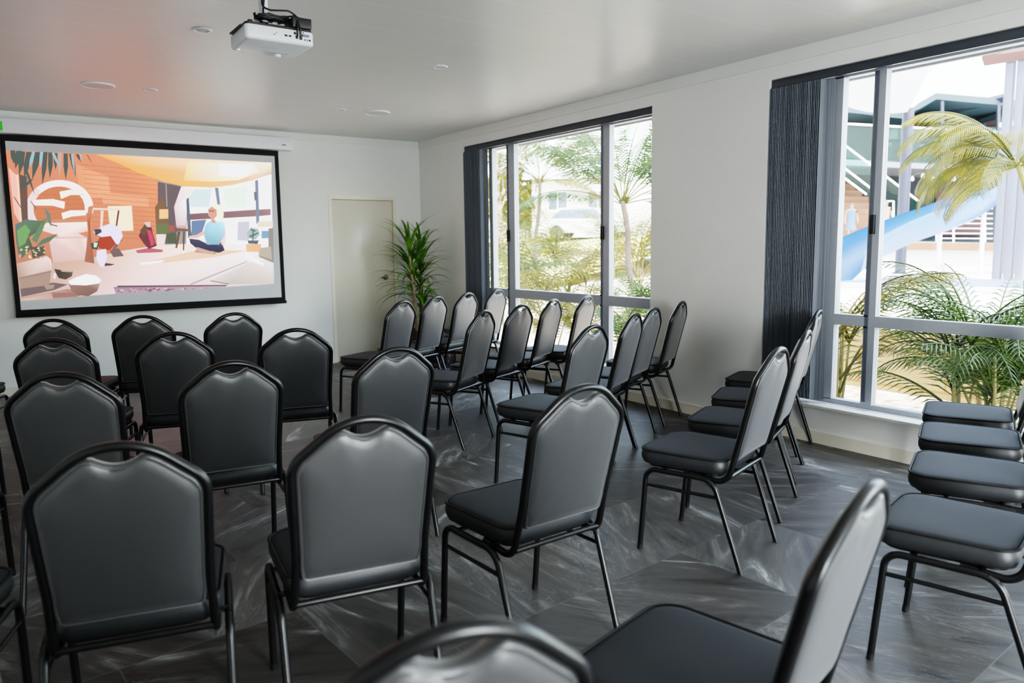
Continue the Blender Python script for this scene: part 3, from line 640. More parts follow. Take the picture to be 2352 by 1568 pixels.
P([(120, 780), (200, 740), (330, 750), (400, 715), (330, 820), (230, 880), (260, 960), (170, 1050), (140, 1000), (126, 900)], (112, 140, 140), (118, 146, 126), (110, 140, 110), (150, 176, 140), (104, 134, 106), (96, 124, 94), (100, 110, 84), (120, 130, 100), (120, 140, 110), (118, 140, 124))
P([(134, 830), (200, 780), (240, 830), (200, 930), (150, 960)], (140, 184, 120)); P([(250, 900), (330, 760), (350, 800), (290, 930)], (122, 156, 118)); P([(330, 900), (462, 848), (400, 912), (280, 960)], (116, 142, 116)); P([(240, 960), (350, 950), (360, 1020), (260, 1050)], (104, 100, 80)); P([(350, 640), (400, 700), (410, 800), (380, 760)], (130, 150, 140)); P([(400, 770), (460, 790), (455, 800), (405, 785)], (130, 150, 140))
for k in range(26):
    x = rg.uniform(145, 360); y = rg.uniform(960, 1060); P([(x, y), (x+14, y-14), (x+20, y+4)], rg.choice([(208, 224, 150), (236, 236, 214), (120, 150, 100), (226, 190, 200)]))
for x0, y0, x1, y1, w_, c in ((100, 193, 110, 300, 40, 0), (150, 196, 120, 340, 44, 0), (180, 200, 150, 400, 40, 0), (230, 204, 190, 420, 46, 0), (270, 205, 230, 330, 30, 1), (300, 205, 255, 430, 46, 0), (330, 205, 320, 330, 26, 1), (360, 205, 335, 470, 36, 0), (400, 208, 395, 420, 36, 0), (440, 212, 440, 350, 30, 0), (420, 212, 470, 330, 20, 1), (475, 214, 470, 400, 24, 2), (520, 216, 520, 430, 34, 0), (560, 218, 600, 405, 30, 0), (570, 222, 592, 380, 16, 1), (610, 222, 645, 290, 24, 0), (640, 224, 640, 280, 12, 1), (690, 226, 735, 305, 8, 0), (200, 400, 160, 520, 30, 0), (250, 420, 180, 500, 26, 0), (190, 300, 280, 560, 20, 0), (110, 560, 200, 700, 10, 0), (240, 590, 300, 680, 8, 0)):
    P([(x0-w_/2, y0), (x0+w_/2, y0), ((x0+x1)/2+w_*.6, (y0+y1)/2), (x1, y1), ((x0+x1)/2-w_*.5, (y0+y1)/2)], ((92, 106, 100), (178, 204, 214), (200, 190, 186))[c])
P([(430, 1130), (480, 1140), (578, 1150), (570, 1190), (520, 1217), (465, 1205), (440, 1160)], (92, 80, 76), (84, 74, 68), (128, 110, 96), (110, 90, 76), (96, 80, 70), (84, 74, 72), (84, 76, 74)); P([(480, 1142), (575, 1148), (570, 1158), (490, 1154)], (206, 192, 176)); P([(430, 1160), (445, 1170), (438, 1215), (420, 1200)], (240, 232, 234))
P([(345, 1262), (432, 1256), (425, 1287), (370, 1297)], (190, 166, 154)); P([(545, 1245), (680, 1262), (797, 1238), (770, 1310), (700, 1348), (620, 1342), (560, 1300)], (176, 140, 126), (168, 130, 116), (206, 180, 168), (150, 116, 106), (140, 112, 108), (156, 120, 110), (170, 134, 120)); P([(540, 1230), (600, 1200), (680, 1173), (760, 1185), (802, 1220), (790, 1245), (680, 1262), (560, 1257)], (252, 250, 253))
# mesh of the picture
me = bpy.data.meshes.new('projected_picture'); vs, fs, cs = [], [], []
for i, (pts, cols) in enumerate(POLY):
    b = len(vs)
    for k, (x, y) in enumerate(pts):
        y = min(y, 1385 - (x-163)*.0671)
        vs.append(scr(x/3.4588, 290+y/3.4588, -.0016-.00006*i)); cs.append(tuple(lightof(c_) for c_ in (cols[k] if len(cols) > 1 else cols[0]))+(1,))
    fs.append(tuple(range(b, b+len(pts))))
me.from_pydata(vs, [], fs); ca = me.color_attributes.new('Col', 'FLOAT_COLOR', 'POINT')
for k, c in enumerate(cs): ca.data[k].color = c
me.materials.append(PICT); o = bpy.data.objects.new('projected_picture', me); C.objects.link(o); o.parent = fab

# exit sign, just at the edge of view
t = thing('exit_sign', 'green illuminated sign at the end of the projector screen case', 'sign', (-4.40, -.19, 2.44))
m = MB(); m.box(-.17, .168, -.012, .03, -.045, .045, .003); m.build('sign_box', WHITEP, t)
m = MB(); m.box(-.165, .163, -.0135, -.012, -.04, .04); m.build('sign_face', emis('sign_green', srgb(70, 200, 60), .8), t)
m = MB(); m.tube([(0, 0, .04), (0, 0, .159)], .006, 8); m.build('hanger', WHITEP, t)

# ------------------------------------------------------------------ potted plant
DLEAF = leafmat('dracaena_leaf', srgb(40, 84, 14), srgb(112, 158, 32), .3, .4, 7)
STEM = plain('cane_bark', srgb(150, 132, 104), .8, var=.25, scale=20)
def strap(mb, base, az, el, L, w, droop, n=8):
    """one arching strap leaf"""
    p = Vector(base); hd = Vector((math.cos(az), math.sin(az), 0)); e = el; rows = []
    sd = Vector((-hd.y, hd.x, 0)); st = L/n
    for i in range(n+1):
        q = i/n; ww = w*(.55+.9*q if q < .35 else (1.0-((q-.35)/.65)**1.6)*.87+.0)
        dv = hd*math.cos(e)+Vector((0, 0, math.sin(e))); nv = sd.cross(dv)
        rows.append((p-sd*ww*.5+nv*ww*.15, p+Vector((0, 0, 0)), p+sd*ww*.5+nv*ww*.15)); p = p+dv*st; e -= droop/n*(.4+1.2*q)
    vs = [q for r_ in rows for q in r_]; fs = []
    for i in range(n):
        a = i*3; fs += [(a, a+1, a+4, a+3), (a+1, a+2, a+5, a+4)]
    mb.add(vs, fs)
PX, PYY = -.36, -.56
t = thing('potted_plant', 'tall potted dracaena with arching green leaves in the room corner', 'potted plant', (PX, PYY, 0))
m = MB(); m.lathe([(.0, 0), (.15, 0), (.165, .01), (.185, .2), (.19, .37), (.183, .385), (.172, .378), (.17, .34), (0, .34)], 28); pot = m.build('pot', plain('dark_wicker', srgb(48, 36, 30), .7, var=.5, scale=60, bump=.8, bscale=120), t)
for s_ in (-1, 1):
    m = MB(); m.tube([(s_*.185, .05*math.cos(a), .37+.055*math.sin(a)) for a in [PI*k/10 for k in range(11)]], .008, 7); m.build('handle', BLACKP, pot)
m = MB(); m.lathe([(.0, .352), (.1, .35), (.168, .342)], 20); m.build('soil', plain('soil', srgb(60, 46, 34), .95, var=.4, scale=60), pot)
heads = [((-.03, .0), (-.13, -.06, 1.20), 64, .55, 1.0), ((.02, .03), (.05, .0, 1.16), 60, .50, 1.35), ((.0, -.04), (.02, -.05, .62), 26, .36, .95)]
rs = random.Random(11)
for (bx, by), top, n, L, el0 in heads:
    m = MB(); tp = Vector(top); b = Vector((bx, by, .33)); m.tube([b, b.lerp(tp, .5)+Vector((.012, 0, 0)), tp, tp+Vector((0, 0, .12))], [.019, .018, .015, .006], 10); m.build('stem', STEM, t)
    m = MB(); span = .42 if n > 40 else .16
    for k in range(n):
        az = k*2.399+rs.uniform(-.3, .3); q = k/n; el = min(R(12)+q*R(62)*el0+rs.uniform(-.15, .15), R(85))
        ln = L*rs.uniform(.75, 1.1); ax_ = math.cos(az); ay_ = math.sin(az)
        room_x = -.03-(PX+top[0]); room_y = -.05-(PYY+top[1])
        if ax_ > 0: ln = min(ln, room_x/max(.25, ax_*math.cos(el*.6)))
        if ay_ > 0: ln = min(ln, room_y/max(.25, ay_*math.cos(el*.6)))
        strap(m, tp.lerp(b, (1-q)*span/max(.3, top[2]-.33))+Vector((0, 0, .12*q)), az, el, ln, rs.uniform(.028, .042), rs.uniform(1.0, 2.2))
    m.build('foliage', DLEAF, t, 180)
t = thing('patterned_bag', 'dark patterned soft bag with looped handle on the floor behind front row chairs', 'bag', (-.31, -1.03, 0), R(35))
m = MB(); rg_ = []
for z, k in ((.0, .8), (.03, .88), (.15, .9), (.28, .8), (.35, .72), (.38, .66), (.37, .3)):
    rg_.append([Vector((.24*k*math.cos(a)*(1+.05*math.sin(3*a)), .13*k*math.sin(a), z*(1+.06*math.sin(2*a+1)))) for a in [2*PI*q/22 for q in range(22)]])
m.rings(rg_)
nb_ = NT('patterned_cloth'); pb = nb_.n('ShaderNodeBsdfPrincipled', i_Roughness=.8); tcb = nb_.n('ShaderNodeTexCoord'); vb = nb_.n('ShaderNodeTexVoronoi', i_Scale=34.0); nb_.l(tcb.outputs['Object'], vb.inputs['Vector'])
nb_.l(nb_.ramp(vb.outputs['Distance'], [(.15, srgb(150, 130, 90)), (.3, srgb(44, 26, 44)), (.6, srgb(26, 16, 28))]), pb.inputs['Base Color']); nb_.l(pb.outputs[0], nb_.out.inputs[0])
m.build('bag_body', nb_.m, t, 60)
m = MB(); m.tube([(.12*math.cos(a), .02, 0.37+.06*math.sin(a)) for a in [PI*k/12 for k in range(13)]], .008, 7); m.build('handle', BLACKP, t)

# ------------------------------------------------------------------ outside: ground
GRAV = groundmat('mulch_and_gravel', [(.35, srgb(120, 96, 72)), (.48, srgb(190, 170, 146)), (.55, srgb(226, 216, 204)), (.7, srgb(240, 236, 230))], 9, 10)
SANDM = groundmat('pale_paving', [(.3, srgb(226, 220, 210)), (.7, srgb(240, 236, 230))], 2, 4, .8, .1)
LAWN = groundmat('dry_lawn', [(.3, srgb(170, 170, 96)), (.55, srgb(206, 198, 128)), (.75, srgb(226, 216, 168))], 3, 8)
m = MB(); m.box(TH, 60, -40, 70, -.3, -.06); struct('ground', m, GRAV)
TZ = .5
m = MB(); m.prism([(2.65, -14, -.1), (2.65, -2.7, -.1), (34, 26, -.1), (60, 40, -.1), (60, -40, -.1), (2.65, -40, -.1)], (0, 0, TZ+.1)); struct('terrace_ground', m, SANDM)
m = MB(); m.box(2.35, 2.65, -14, -2.7, -.1, TZ+.02); struct('retaining_wall', m, limestone())
# lawn rising toward the house
m = MB(); n = 14; vs = []; fs = []
for i in range(n+1):
    for j in range(n+1):
        x = 6+i*44/n; y = 8+j*52/n; q = max(0, min(1, (x-9)/20)); vs.append((x, y+x*.35, -.058+1.9*q*q*(3-2*q)+.08*math.sin(x*1.3)*math.sin(y)*q))
for i in range(n):
    for j in range(n): a = i*(n+1)+j; fs.append((a, a+1, a+n+2, a+n+1))
m.add(vs, fs); struct('lawn_bank', m, LAWN)

# ------------------------------------------------------------------ palms
GOLD = leafmat('golden_palm_leaf', srgb(54, 60, 0), srgb(96, 84, 0), .42)
GREEN = leafmat('green_palm_leaf', srgb(28, 50, 4), srgb(58, 76, 8), .35)
BROWN = leafmat('dry_frond', srgb(104, 70, 50), srgb(150, 108, 76), .2)
CANE = plain('palm_cane', srgb(112, 106, 62), .6, var=.25, scale=8)
TRUNK = plain('palm_trunk', srgb(74, 66, 58), .8, var=.2, scale=12)
def frond(mb, base, az, el, L, droop, lw=.028, ll=.34, n=30, rs=random, vee=.55, start=.18):
    p = Vector(base); hd = Vector((math.cos(az), math.sin(az), 0)); sd = Vector((-hd.y, hd.x, 0)); e = el; pts = []; st = L/n
    for i in range(n+1):
        dv = hd*math.cos(e)+Vector((0, 0, math.sin(e))); pts.append((p.copy(), dv.copy())); p = p+dv*st; e -= droop/n*(.3+1.4*i/n)
    mb.tube([q[0] for q in pts], [.010*(1-.8*i/n)+.002 for i in range(n+1)], 5, caps=False)
    for i in range(int(n*start), n+1):
        q = i/n; l = ll*math.sin(PI*min(1, .16+.84*(q*.86+.1)))**.7*rs.uniform(.85, 1.1); b, dv = pts[i]; nv = sd.cross(dv)
        for s_ in (-1, 1):
            d1 = (sd*s_*.78+dv*(.55+.5*q)+nv*-vee*-.6).normalized(); d2 = (d1+Vector((0, 0, -.45))).normalized()
            w = dv*lw*.5; a = b+d1*l*.5; c = a+d2*l*.5
            mb.add([b-w*.5, b+w*.5, a+w, a-w, c], [(0, 1, 2, 3), (3, 2, 4)], False)
def palm(name, label, pos, crown, fronds, mat, tmat, group, r=.05, lean=None):
    """pos: foot, crown: height of crown, fronds: list of (az, el, L, droop)"""
    t = thing(name, label, 'palm', pos, group=group)
    top = Vector((lean[0] if lean else 0, lean[1] if lean else 0, crown))
    m = MB(); k = 9
    m.tube([Vector((0, 0, 0)).lerp(top, i/k)+Vector((.02*math.sin(i*1.1), .02*math.cos(i*1.3), 0)) for i in range(k)]+[top], [r*(1.15-.35*i/k) for i in range(k+1)], 9); m.build('trunk', tmat, t)
    rs = random.Random(hash(label) % 1000 if False else len(label)*7+int(abs(pos[1])*100))
    for (az, el, L, dr) in fronds:
        m = MB(); frond(m, top+Vector((0, 0, -.05)), az, el, L, dr, rs=rs, ll=.22*L+.16, lw=.010*L+.004, n=46); m.build('frond', mat, t, 180)
    return t
def clump(name, label, pos, ns, h, mat, group, spread=.5, seed=0, stems=6, n=16, w=.026):
    """cane palm clump: several thin stems and many arching fronds from the ground"""
    t = thing(name, label, 'palm', pos, group=group); rs = random.Random(seed); m = MB()
    tops = []
    for k in range(stems):
        a = rs.uniform(0, 2*PI); q = rs.uniform(.05, .22)*spread*2; hh = h*rs.uniform(.25, .5)
        b = Vector((q*math.cos(a)*.6, q*math.sin(a)*.6, 0)); tp = b+Vector((q*math.cos(a), q*math.sin(a), hh)); tops.append(tp)
        m.tube([b, b.lerp(tp, .5)+Vector((.01, 0, .02)), tp], [.013, .011, .008], 7)
    m.build('cane_stem', CANE, t)
    for k in range(ns):
        tp = tops[k % stems].copy()
        if k % 5 > 2: tp = Vector((tp.x*.6, tp.y*.6, tp.z*rs.uniform(.2, .6)))
        az = k*2.399+rs.uniform(-.4, .4); el = R(rs.uniform(38, 80)); m = MB()
        frond(m, tp, az, el, h*rs.uniform(.6, .85), rs.uniform(1.1, 2.1), ll=h*.20, lw=w, n=n, rs=rs); m.build('frond', mat, t, 180)
    return t
G1 = 'garden palms outside the windows'
def gz(x, y): return TZ if (x > 2.35 and y < -2.5+.85*x-.4) else -.06
def foot(u, v, x): p = atx(u, v, x); return (p.x, p.y, -.06)
f_ = lambda *a: [(R(b), R(c), d, e) for b, c, d, e in a]
# seen through the window beside the plant
c = atx(1430, 462, 3.6)
palm('palm_tree', 'tall green palm whose crown fills the end pane of the window beside the plant', (c.x+.25, c.y-.1, -.06), c.z+.06,
     f_((134, 46, 2.5, .7), (110, 66, 2.4, .8), (70, 76, 2.3, .8), (-20, 74, 2.3, .9), (-45, 60, 2.3, 1.0), (-60, 40, 2.1, 1.2), (-85, 52, 1.9, 1.3), (150, 62, 1.8, 1.6), (-120, 66, 1.9, 1.3), (-48, 14, 1.7, 1.2), (20, 66, 2.0, 1.2), (128, 24, 1.9, 1.3), (-42, 70, 2.4, .9), (-50, 50, 2.3, 1.3), (140, 70, 2.3, .9), (-58, 28, 2.0, 1.5)), GREEN, TRUNK, G1, lean=(-.25, .1))
c = atx(1240, 415, 6.5)
palm('palm_tree', 'slim pale-trunked palm in the middle pane of the window beside the plant', (c.x+.1, c.y+.45, -.06), c.z+.06,
     f_((140, 40, 2.3, 1.6), (120, 62, 2.4, 1.3), (60, 66, 2.3, 1.3), (-20, 60, 2.3, 1.5), (-50, 42, 2.2, 1.7), (160, 50, 2.1, 1.9), (130, 12, 2.0, 1.6), (-55, 10, 1.9, 1.6), (90, 80, 2.3, .9), (-80, 60, 2.1, 1.5), (136, 75, 2.4, 1.1), (-45, 74, 2.4, 1.2), (145, 25, 2.2, 1.8), (-40, 28, 2.1, 1.8), (132, 52, 2.4, 1.7), (138, -5, 1.8, 1.3), (-52, 55, 2.3, 1.7), (100, 40, 2.0, 1.8)), GOLD, TRUNK, G1, lean=(-.1, -.45))
for k, (u, v, x, h, mat, s, lab) in enumerate((
    (1215, 690, 2.6, 1.7, GOLD, 3, 'golden cane palm low in the middle pane, beneath the slim palm'), (1310, 700, 3.6, 1.6, GOLD, 4, 'golden cane palm below the white house, middle pane'),
    (1262, 640, 5.0, 2.0, GOLD, 5, 'golden cane palm standing behind the low palms in the middle pane'), (1150, 690, 3.0, 1.9, GREEN, 6, 'green cane palm in the narrow pane beside the bunched blind'),
    (1155, 600, 6.0, 2.6, GOLD, 7, 'tall golden cane palm at the back of the narrow pane'), (1480, 700, 2.6, 1.3, GREEN, 8, 'short green cane palm at the foot of the tall green palm'),
    (1190, 560, 8.0, 2.8, GOLD, 9, 'golden cane palm furthest back, left of the slim palm trunk'), (1470, 610, 7.0, 2.4, GOLD, 10, 'golden cane palm seen behind the tall green palm'), (1215, 560, 10.5, 3.0, GREEN, 41, 'green cane palm in front of the left part of the white house'), (1405, 575, 10.5, 2.6, GOLD, 42, 'golden cane palm in front of the parked car bonnet'), (1460, 560, 12.5, 3.4, GREEN, 43, 'large green cane palm beyond the tall palm, end pane'),
    (1265, 810, 1.5, 1.0, GOLD, 21, 'small golden palm under the window rail, middle pane'), (1345, 800, 1.8, .9, GOLD, 22, 'small golden palm under the window rail, close to the end mullion'), (1440, 830, 1.4, 1.05, GREEN, 23, 'small green palm under the window rail, end pane'))):
    p = atx(u, v, x); clump('cane_palm', lab, (p.x, p.y, -.06), (20 if h > 1.2 else 12), h, mat, G1, .45, s, 5)
# seen through the window with the slide
p = atx(2335, 400, 3.4)
palm('palm_tree', 'yellow-green palm arching over the blue slide', (p.x+.1, p.y-.35, TZ), p.z-TZ+.12,
     f_((125, 42, 1.15, 2.0), (100, 30, 1.05, 2.1), (140, 18, 1.0, 1.9), (70, 55, 1.2, 2.0), (160, 55, 1.1, 2.2), (20, 55, 1.1, 1.8), (-30, 40, 1.1, 1.9), (-70, 50, 1.1, 1.9), (180, 20, .9, 2.0), (115, 62, 1.2, 1.7), (-140, 30, 1.0, 2.0), (95, 5, .9, 1.7), (-40, 65, 1.2, 1.6), (-10, 20, 1.1, 1.6), (-55, 15, 1.1, 1.5), (150, -5, .9, 1.4), (60, 20, 1.0, 1.6), (128, 55, 1.25, 2.2), (118, 15, 1.05, 2.0), (148, 38, 1.1, 2.3), (-50, 30, 1.2, 2.0), (-42, 48, 1.2, 2.2), (-60, -10, 1.0, 1.4), (130, -15, .8, 1.2), (-100, 10, .9, 1.5)), GOLD, CANE, G1, r=.035, lean=(-.1, .35))
p = atx(2292, 900, 1.3)
clump('cane_palm', 'dense green cane palm growing at the base of the yellow stone wall', (1.3, p.y, -.06), 38, 1.35, GREEN, G1, .5, 31, 10, 20, .016)
p = atx(2205, 880, 1.35)
clump('cane_palm', 'arching green cane palm in front of the white pool terrace', (1.35, p.y, -.06), 18, 1.3, GREEN, G1, .3, 32, 5, 20, .015)
p = atx(1925, 880, 1.2)
clump('cane_palm', 'yellow-green cane palm partly behind the slide window mullion', (1.2, p.y, -.06), 20, 1.4, GOLD, G1, .3, 33, 5, 20, .016)
p = atx(2205, 770, 1.55); t = thing('dead_frond', 'brown dead palm frond hanging against the stone wall', 'palm frond', p)
m = MB(); frond(m, (0, 0, 0), R(-60), R(-70), .55, .25, ll=.16, lw=.014, n=16, start=.1); m.build('leaflets', BROWN, t, 180)

# ------------------------------------------------------------------ outside: two-storey building, slide, posts
AZ = YAW + math.atan((2110-1176)/FPX)
d0 = Vector((math.sin(AZ), math.cos(AZ), 0)); P0 = Vector((CAM.x, CAM.y, 0)) + d0*28
ex = Vector((math.cos(AZ-R(12)), -math.sin(AZ-R(12)), 0)); en = Vector((ex.y, -ex.x, 0))
if en.dot(d0) > 0: en = -en       # en points from the facade toward us
def fb(u, v, off=0): return atplane(u, v, P0+en*off, en)
def bl(t0): return lambda u, v, off=0: fb(u, v, off) - t0
BROOT = Vector((P0.x, P0.y, TZ))
t = thing('building', 'two storey glass fronted building with balcony and outside stairs', 'building', BROOT)
b = bl(BROOT)
DKM = plain('dark_interior', srgb(26, 30, 40), .7, var=.4, scale=1.2); REDW = plain('red_brown_cladding', srgb(66, 34, 34), .7, var=.2, scale=3); STEELB = plain('grey_blue_steel', srgb(34, 40, 54), .5)
ROOFT = plain('teal_grey_roof_sheet', srgb(44, 60, 68), .5, var=.12, scale=2); RAILW = plain('white_rail', srgb(232, 236, 244), .4); SLABM = plain('pale_slab', srgb(106, 110, 118), .6); TEALG = glassmat('blue_facade_glass', (.55, .82, .9, 1), 2.2)
ORB = plain('orange_timber', srgb(104, 66, 44), .7, var=.15, scale=4); WHW = plain('white_render', srgb(196, 196, 194), .8, var=.02)
def slab(name, mat, u0, v0, u1, v1, u2, v2, u3, v3, off, th, parent=None):
    m = MB(); m.prism([b(u0, v0, off), b(u1, v1, off), b(u2, v2, off), b(u3, v3, off)], -en*th); return m.build(name, mat, parent or t)
w0 = slab('wall', DKM, 1880, 250, 2420, 250, 2420, 560, 1880, 550, -3.2, .2)
slab('cladding', REDW, 1880, 262, 2420, 276, 2420, 300, 1880, 288, -2.9, .2, w0)
slab('cladding', REDW, 2150, 420, 2260, 420, 2260, 540, 2150, 540, -2.9, .2, w0)
LTG = plain('teal_panel_glass', srgb(40, 98, 112), .25, var=.3, scale=.9)  # mottled opaque teal for the upper storey glazing
for u0, u1 in ((2040, 2150), (2170, 2245), (2262, 2330)):
    slab('facade_glass', LTG, u0, 292, u1, 292, u1, 372, u0, 372, -2.6, .05)
for u in (2040, 2070, 2140, 2170, 2245, 2262): slab('post', STEELB, u-3, 262, u+3, 262, u+3, 375, u-3, 372, -2.4, .15)
slab('balcony_slab', SLABM, 1880, 363, 2420, 388, 2420, 402, 1880, 376, 0, 3.0)
for u0, u1 in ((1900, 2030), (2034, 2166), (2170, 2260), (2264, 2400)):
    g = slab('balustrade_panel', BGLASS, u0, 288+(u0-1930)*.055, u1, 288+(u1-1930)*.055, u1, 366+(u1-1930)*.055, u0, 366+(u0-1930)*.055, 0, .02)
m = MB(); m.tube([b(1880, 281, .02), b(2420, 311, .02)], .035, 6); m.build('handrail', RAILW, t)
m = MB(); m.prism([b(2085, 262, 0), b(2110, 236, 0), b(2150, 213, 0), b(2420, 236, 0), b(2420, 252, 0), b(2150, 228, 0), b(2115, 248, 0)], -en*3.2); m.build('roof', ROOFT, t)
m = MB(); m.prism([b(1880, 236, -1), b(2090, 262, -1), b(2090, 274, -1), b(1880, 250, -1)], -en*2.2); m.build('roof', ROOFT, t)
for a0, a1, a2, a3 in ((2127, 268, 2315, 222), (2236, 282, 2360, 240)):
    m = MB(); m.tube([b(a0, a1, -2.6), b(a2, a3, .2)], .13, 4); m.build('roof_beam', STEELB, t)
for u, v0, v1 in ((2165, 232, 380), (2295, 240, 400)): slab('post', STEELB, u-3.5, v0, u+3.5, v0, u+3.5, v1, u-3.5, v1, .1, .14)
for u in (2050, 2125, 2195, 2275):
    o_ = b(u, 372+(u-2050)*.055, -1.4); c_ = thing('balcony_table', 'dark cafe table on the upper balcony behind the glass balustrade', 'table', o_+BROOT, group='cafe tables on the upper balcony')
    m = MB(); m.lathe([(.0, .74), (.45, .74), (.45, .70), (.04, .69), (.04, .05), (.25, .03), (.25, .0)], 14); m.build('table_top', DKM, c_)
    m = MB(); m.box(-.75, -.45, -.2, .2, .42, .47); m.box(-.78, -.73, -.2, .2, .0, .9); m.box(.45, .75, -.2, .2, .42, .47); m.box(.73, .78, -.2, .2, 0, .9); m.build('bench_seat', DKM, c_)
# deck, stairs
slab('deck_edge', ORB, 1880, 556, 2420, 560, 2420, 577, 1880, 572, 1.5, 4.6); slab('deck_wall', WHW, 1880, 572, 2420, 577, 2420, 640, 1880, 640, 1.3, 4.4)
for k in range(10):
    u1 = 1950+k*15; v1 = 408+k*14.5; slab('stair_tread', ORB, 1880, v1, u1, v1, u1, v1+15, 1880, v1+15, -.6+.28*k-1.2, .34)
for (a0, a1), (a2, a3) in (((1925, 322), (2110, 462)), ((1925, 398), (1990, 446)), ((1925, 375), (2010, 440))):
    m = MB(); m.tube([b(a0, a1, .9), b(a2, a3, 1.6)], .03, 6); m.build('handrail', RAILW, t)
m = MB(); m.prism([b(1925, 328, .9), b(2112, 466, 1.6), b(2112, 548, 1.6), b(1925, 400, .9)], -en*.02); m.build('balustrade_panel', BGLASS, t)
slab('balustrade_panel', BGLASS, 2082, 455, 2150, 455, 2150, 552, 2082, 552, 1.2, .03)
m = MB()
for k in range(7): m.tube([b(2150, 478+k*11.5, 1.4), b(2280, 479+k*11.5, 1.4)], .014, 4)
m.tube([b(2150, 473, 1.4), b(2280, 474, 1.4)], .03, 5)
for u in (2151, 2190, 2262): m.tube([b(u, 473, 1.4), b(u, 556, 1.4)], .03, 5)
m.tube([b(2035, 462, 1.5), b(2052, 462, 1.5), b(2052, 500, 1.5)], .03, 5)
m.build('wire_railing', RAILW, t)
st = thing('string_lights', 'string of white bulbs hanging under the balcony', 'string lights', b(2150, 400, .6)+BROOT)
sl = st.location.copy(); pts = [fb(2060+k*12, 395+9*math.sin(k*.7)**2+abs(k-8)*.6, .6)-sl for k in range(17)]
m = MB(); m.tube(pts, .01, 4); m.build('cable', BLACKP, st)
for k in range(1, 17, 2):
    m = MB(); q = pts[k]; m.lathe([(.0, -.16), (.05, -.12), (.05, -.07), (.025, -.02), (.02, 0)], 8, q); m.build('bulb', RAILW, st)
# shade sail and its steel pole
SAIL = plain('white_sail_cloth', srgb(238, 238, 242), .8, var=.02)
spos = fb(2083, 258, 6.2)
t = thing('shade_sail', 'large white shade sail stretched in front of the glass building', 'shade sail', spos)
def grid_sail(A, Bb, Cc, Dd, sag):
    vs = []; fs = []; n = 14
    for i in range(n+1):
        for j in range(n+1):
            a, c = i/n, j/n; q = A.lerp(Bb, a).lerp(Dd.lerp(Cc, a), c); q = q+Vector((0, 0, sag*math.sin(PI*a)*(1-c)+sag*.4*math.sin(PI*c)))
            vs.append(q-spos)
    for i in range(n):
        for j in range(n): k = i*(n+1)+j; fs.append((k, k+1, k+n+2, k+n+1))
    m = MB(); m.add(vs, fs); return m
A_ = fb(1900, 226, 7); B_ = fb(2083, 258, 6.2); D_ = fb(1890, 150, 14); C_ = fb(2150, 120, 15)
m = grid_sail(A_, B_, C_, D_, -.15); m.build('sail_cloth', SAIL, t)
m = grid_sail(B_, fb(2295, 128, 10.5), fb(2330, 90, 14), C_, .75); m.build('sail_cloth', SAIL, t)
pb_ = fb(2068, 612, 6.2); t = thing('sail_pole', 'tall lavender grey steel pole in front of the stairs', 'pole', pb_)
tp = fb(2083, 258, 6.2)-pb_; m = MB(); m.tube([Vector((0, 0, TZ-pb_.z)), Vector((0, 0, tp.z+.1))], .13, 10); m.build('post', plain('lavender_steel', srgb(46, 48, 66), .5), t); m = MB(); m.lathe([(.2, -.02), (.2, .03), (.13, .05)], 10, (0, 0, TZ-pb_.z)); m.build('base_plate', STEELB, t)
# water slide
BLUE = plain('blue_fibreglass', srgb(48, 84, 140), .35, var=.05)
cl = [(2300, 428, 6.5), (2262, 462, 7), (2215, 492, 7.5), (2160, 514, 8), (2100, 534, 8.4), (2050, 554, 8.8), (2010, 572, 9.2), (1975, 590, 9.8), (1935, 625, 10.6)]
sp = [fb(*q) for q in cl]; s0 = Vector((sp[4].x, sp[4].y, TZ)); t = thing('water_slide', 'bright blue fibreglass slide curving down toward the pool', 'slide', s0)
m = MB(); vs = []; fs = []; prof = [(-.52, .42), (-.55, .36), (-.45, .0), (-.25, -.16), (0, -.2), (.25, -.16), (.45, 0), (.55, .36), (.52, .42)]
for i, q in enumerate(sp):
    tn = (sp[min(i+1, len(sp)-1)]-sp[max(i-1, 0)]); tn.z = 0; tn.normalize(); sd = Vector((-tn.y, tn.x, 0))
    for a, h in prof: vs.append(q-s0+sd*a*.8+Vector((0, 0, h)))
k = len(prof)
for i in range(len(sp)-1):
    for j in range(k-1): a = i*k+j; fs.append((a, a+1, a+k+1, a+k))
m.add(vs, fs); m.build('trough', BLUE, t, 60)
for i in (1, 3):
    q = sp[i]-s0; m = MB(); m.tube([Vector((q.x, q.y, 0)), Vector((q.x, q.y, q.z-.15))], .05, 8); m.build('support', RAILW, t)
# white pergola posts with brown beam
G2 = 'white pergola posts by the pool'; POSTM = plain('shaded_white_paint', srgb(88, 92, 108), .6, var=.05)  # lavender-grey shading of the white posts is put into this colour
for u0, nm in ((2288, 'white square pergola post, closest to the slide'), (2314, 'white square pergola post between two others'), (2340, 'white square pergola post nearest the window edge')):
    q = atx(u0, 655, 11.5); t = thing('pergola_post', nm, 'post', (q.x, q.y, TZ), group=G2)
    m = MB(); m.box(-.07, .07, -.07, .07, 0, 4.6, .01); m.build('shaft', POSTM, t); m = MB(); m.box(-.08, .08, -.08, .08, 0, .06); m.build('base', WHW, t)
q0 = atx(2262, 134, 11.4); q1 = atx(2420, 108, 11.4); t = thing('pergola_beam', 'red brown timber beam across the top of the white posts', 'beam', q0); m = MB(); m.tube([Vector((0, 0, 0)), q1-q0], .14, 4); m.build('timber', plain('red_brown_timber', srgb(85, 56, 50), .7), t)
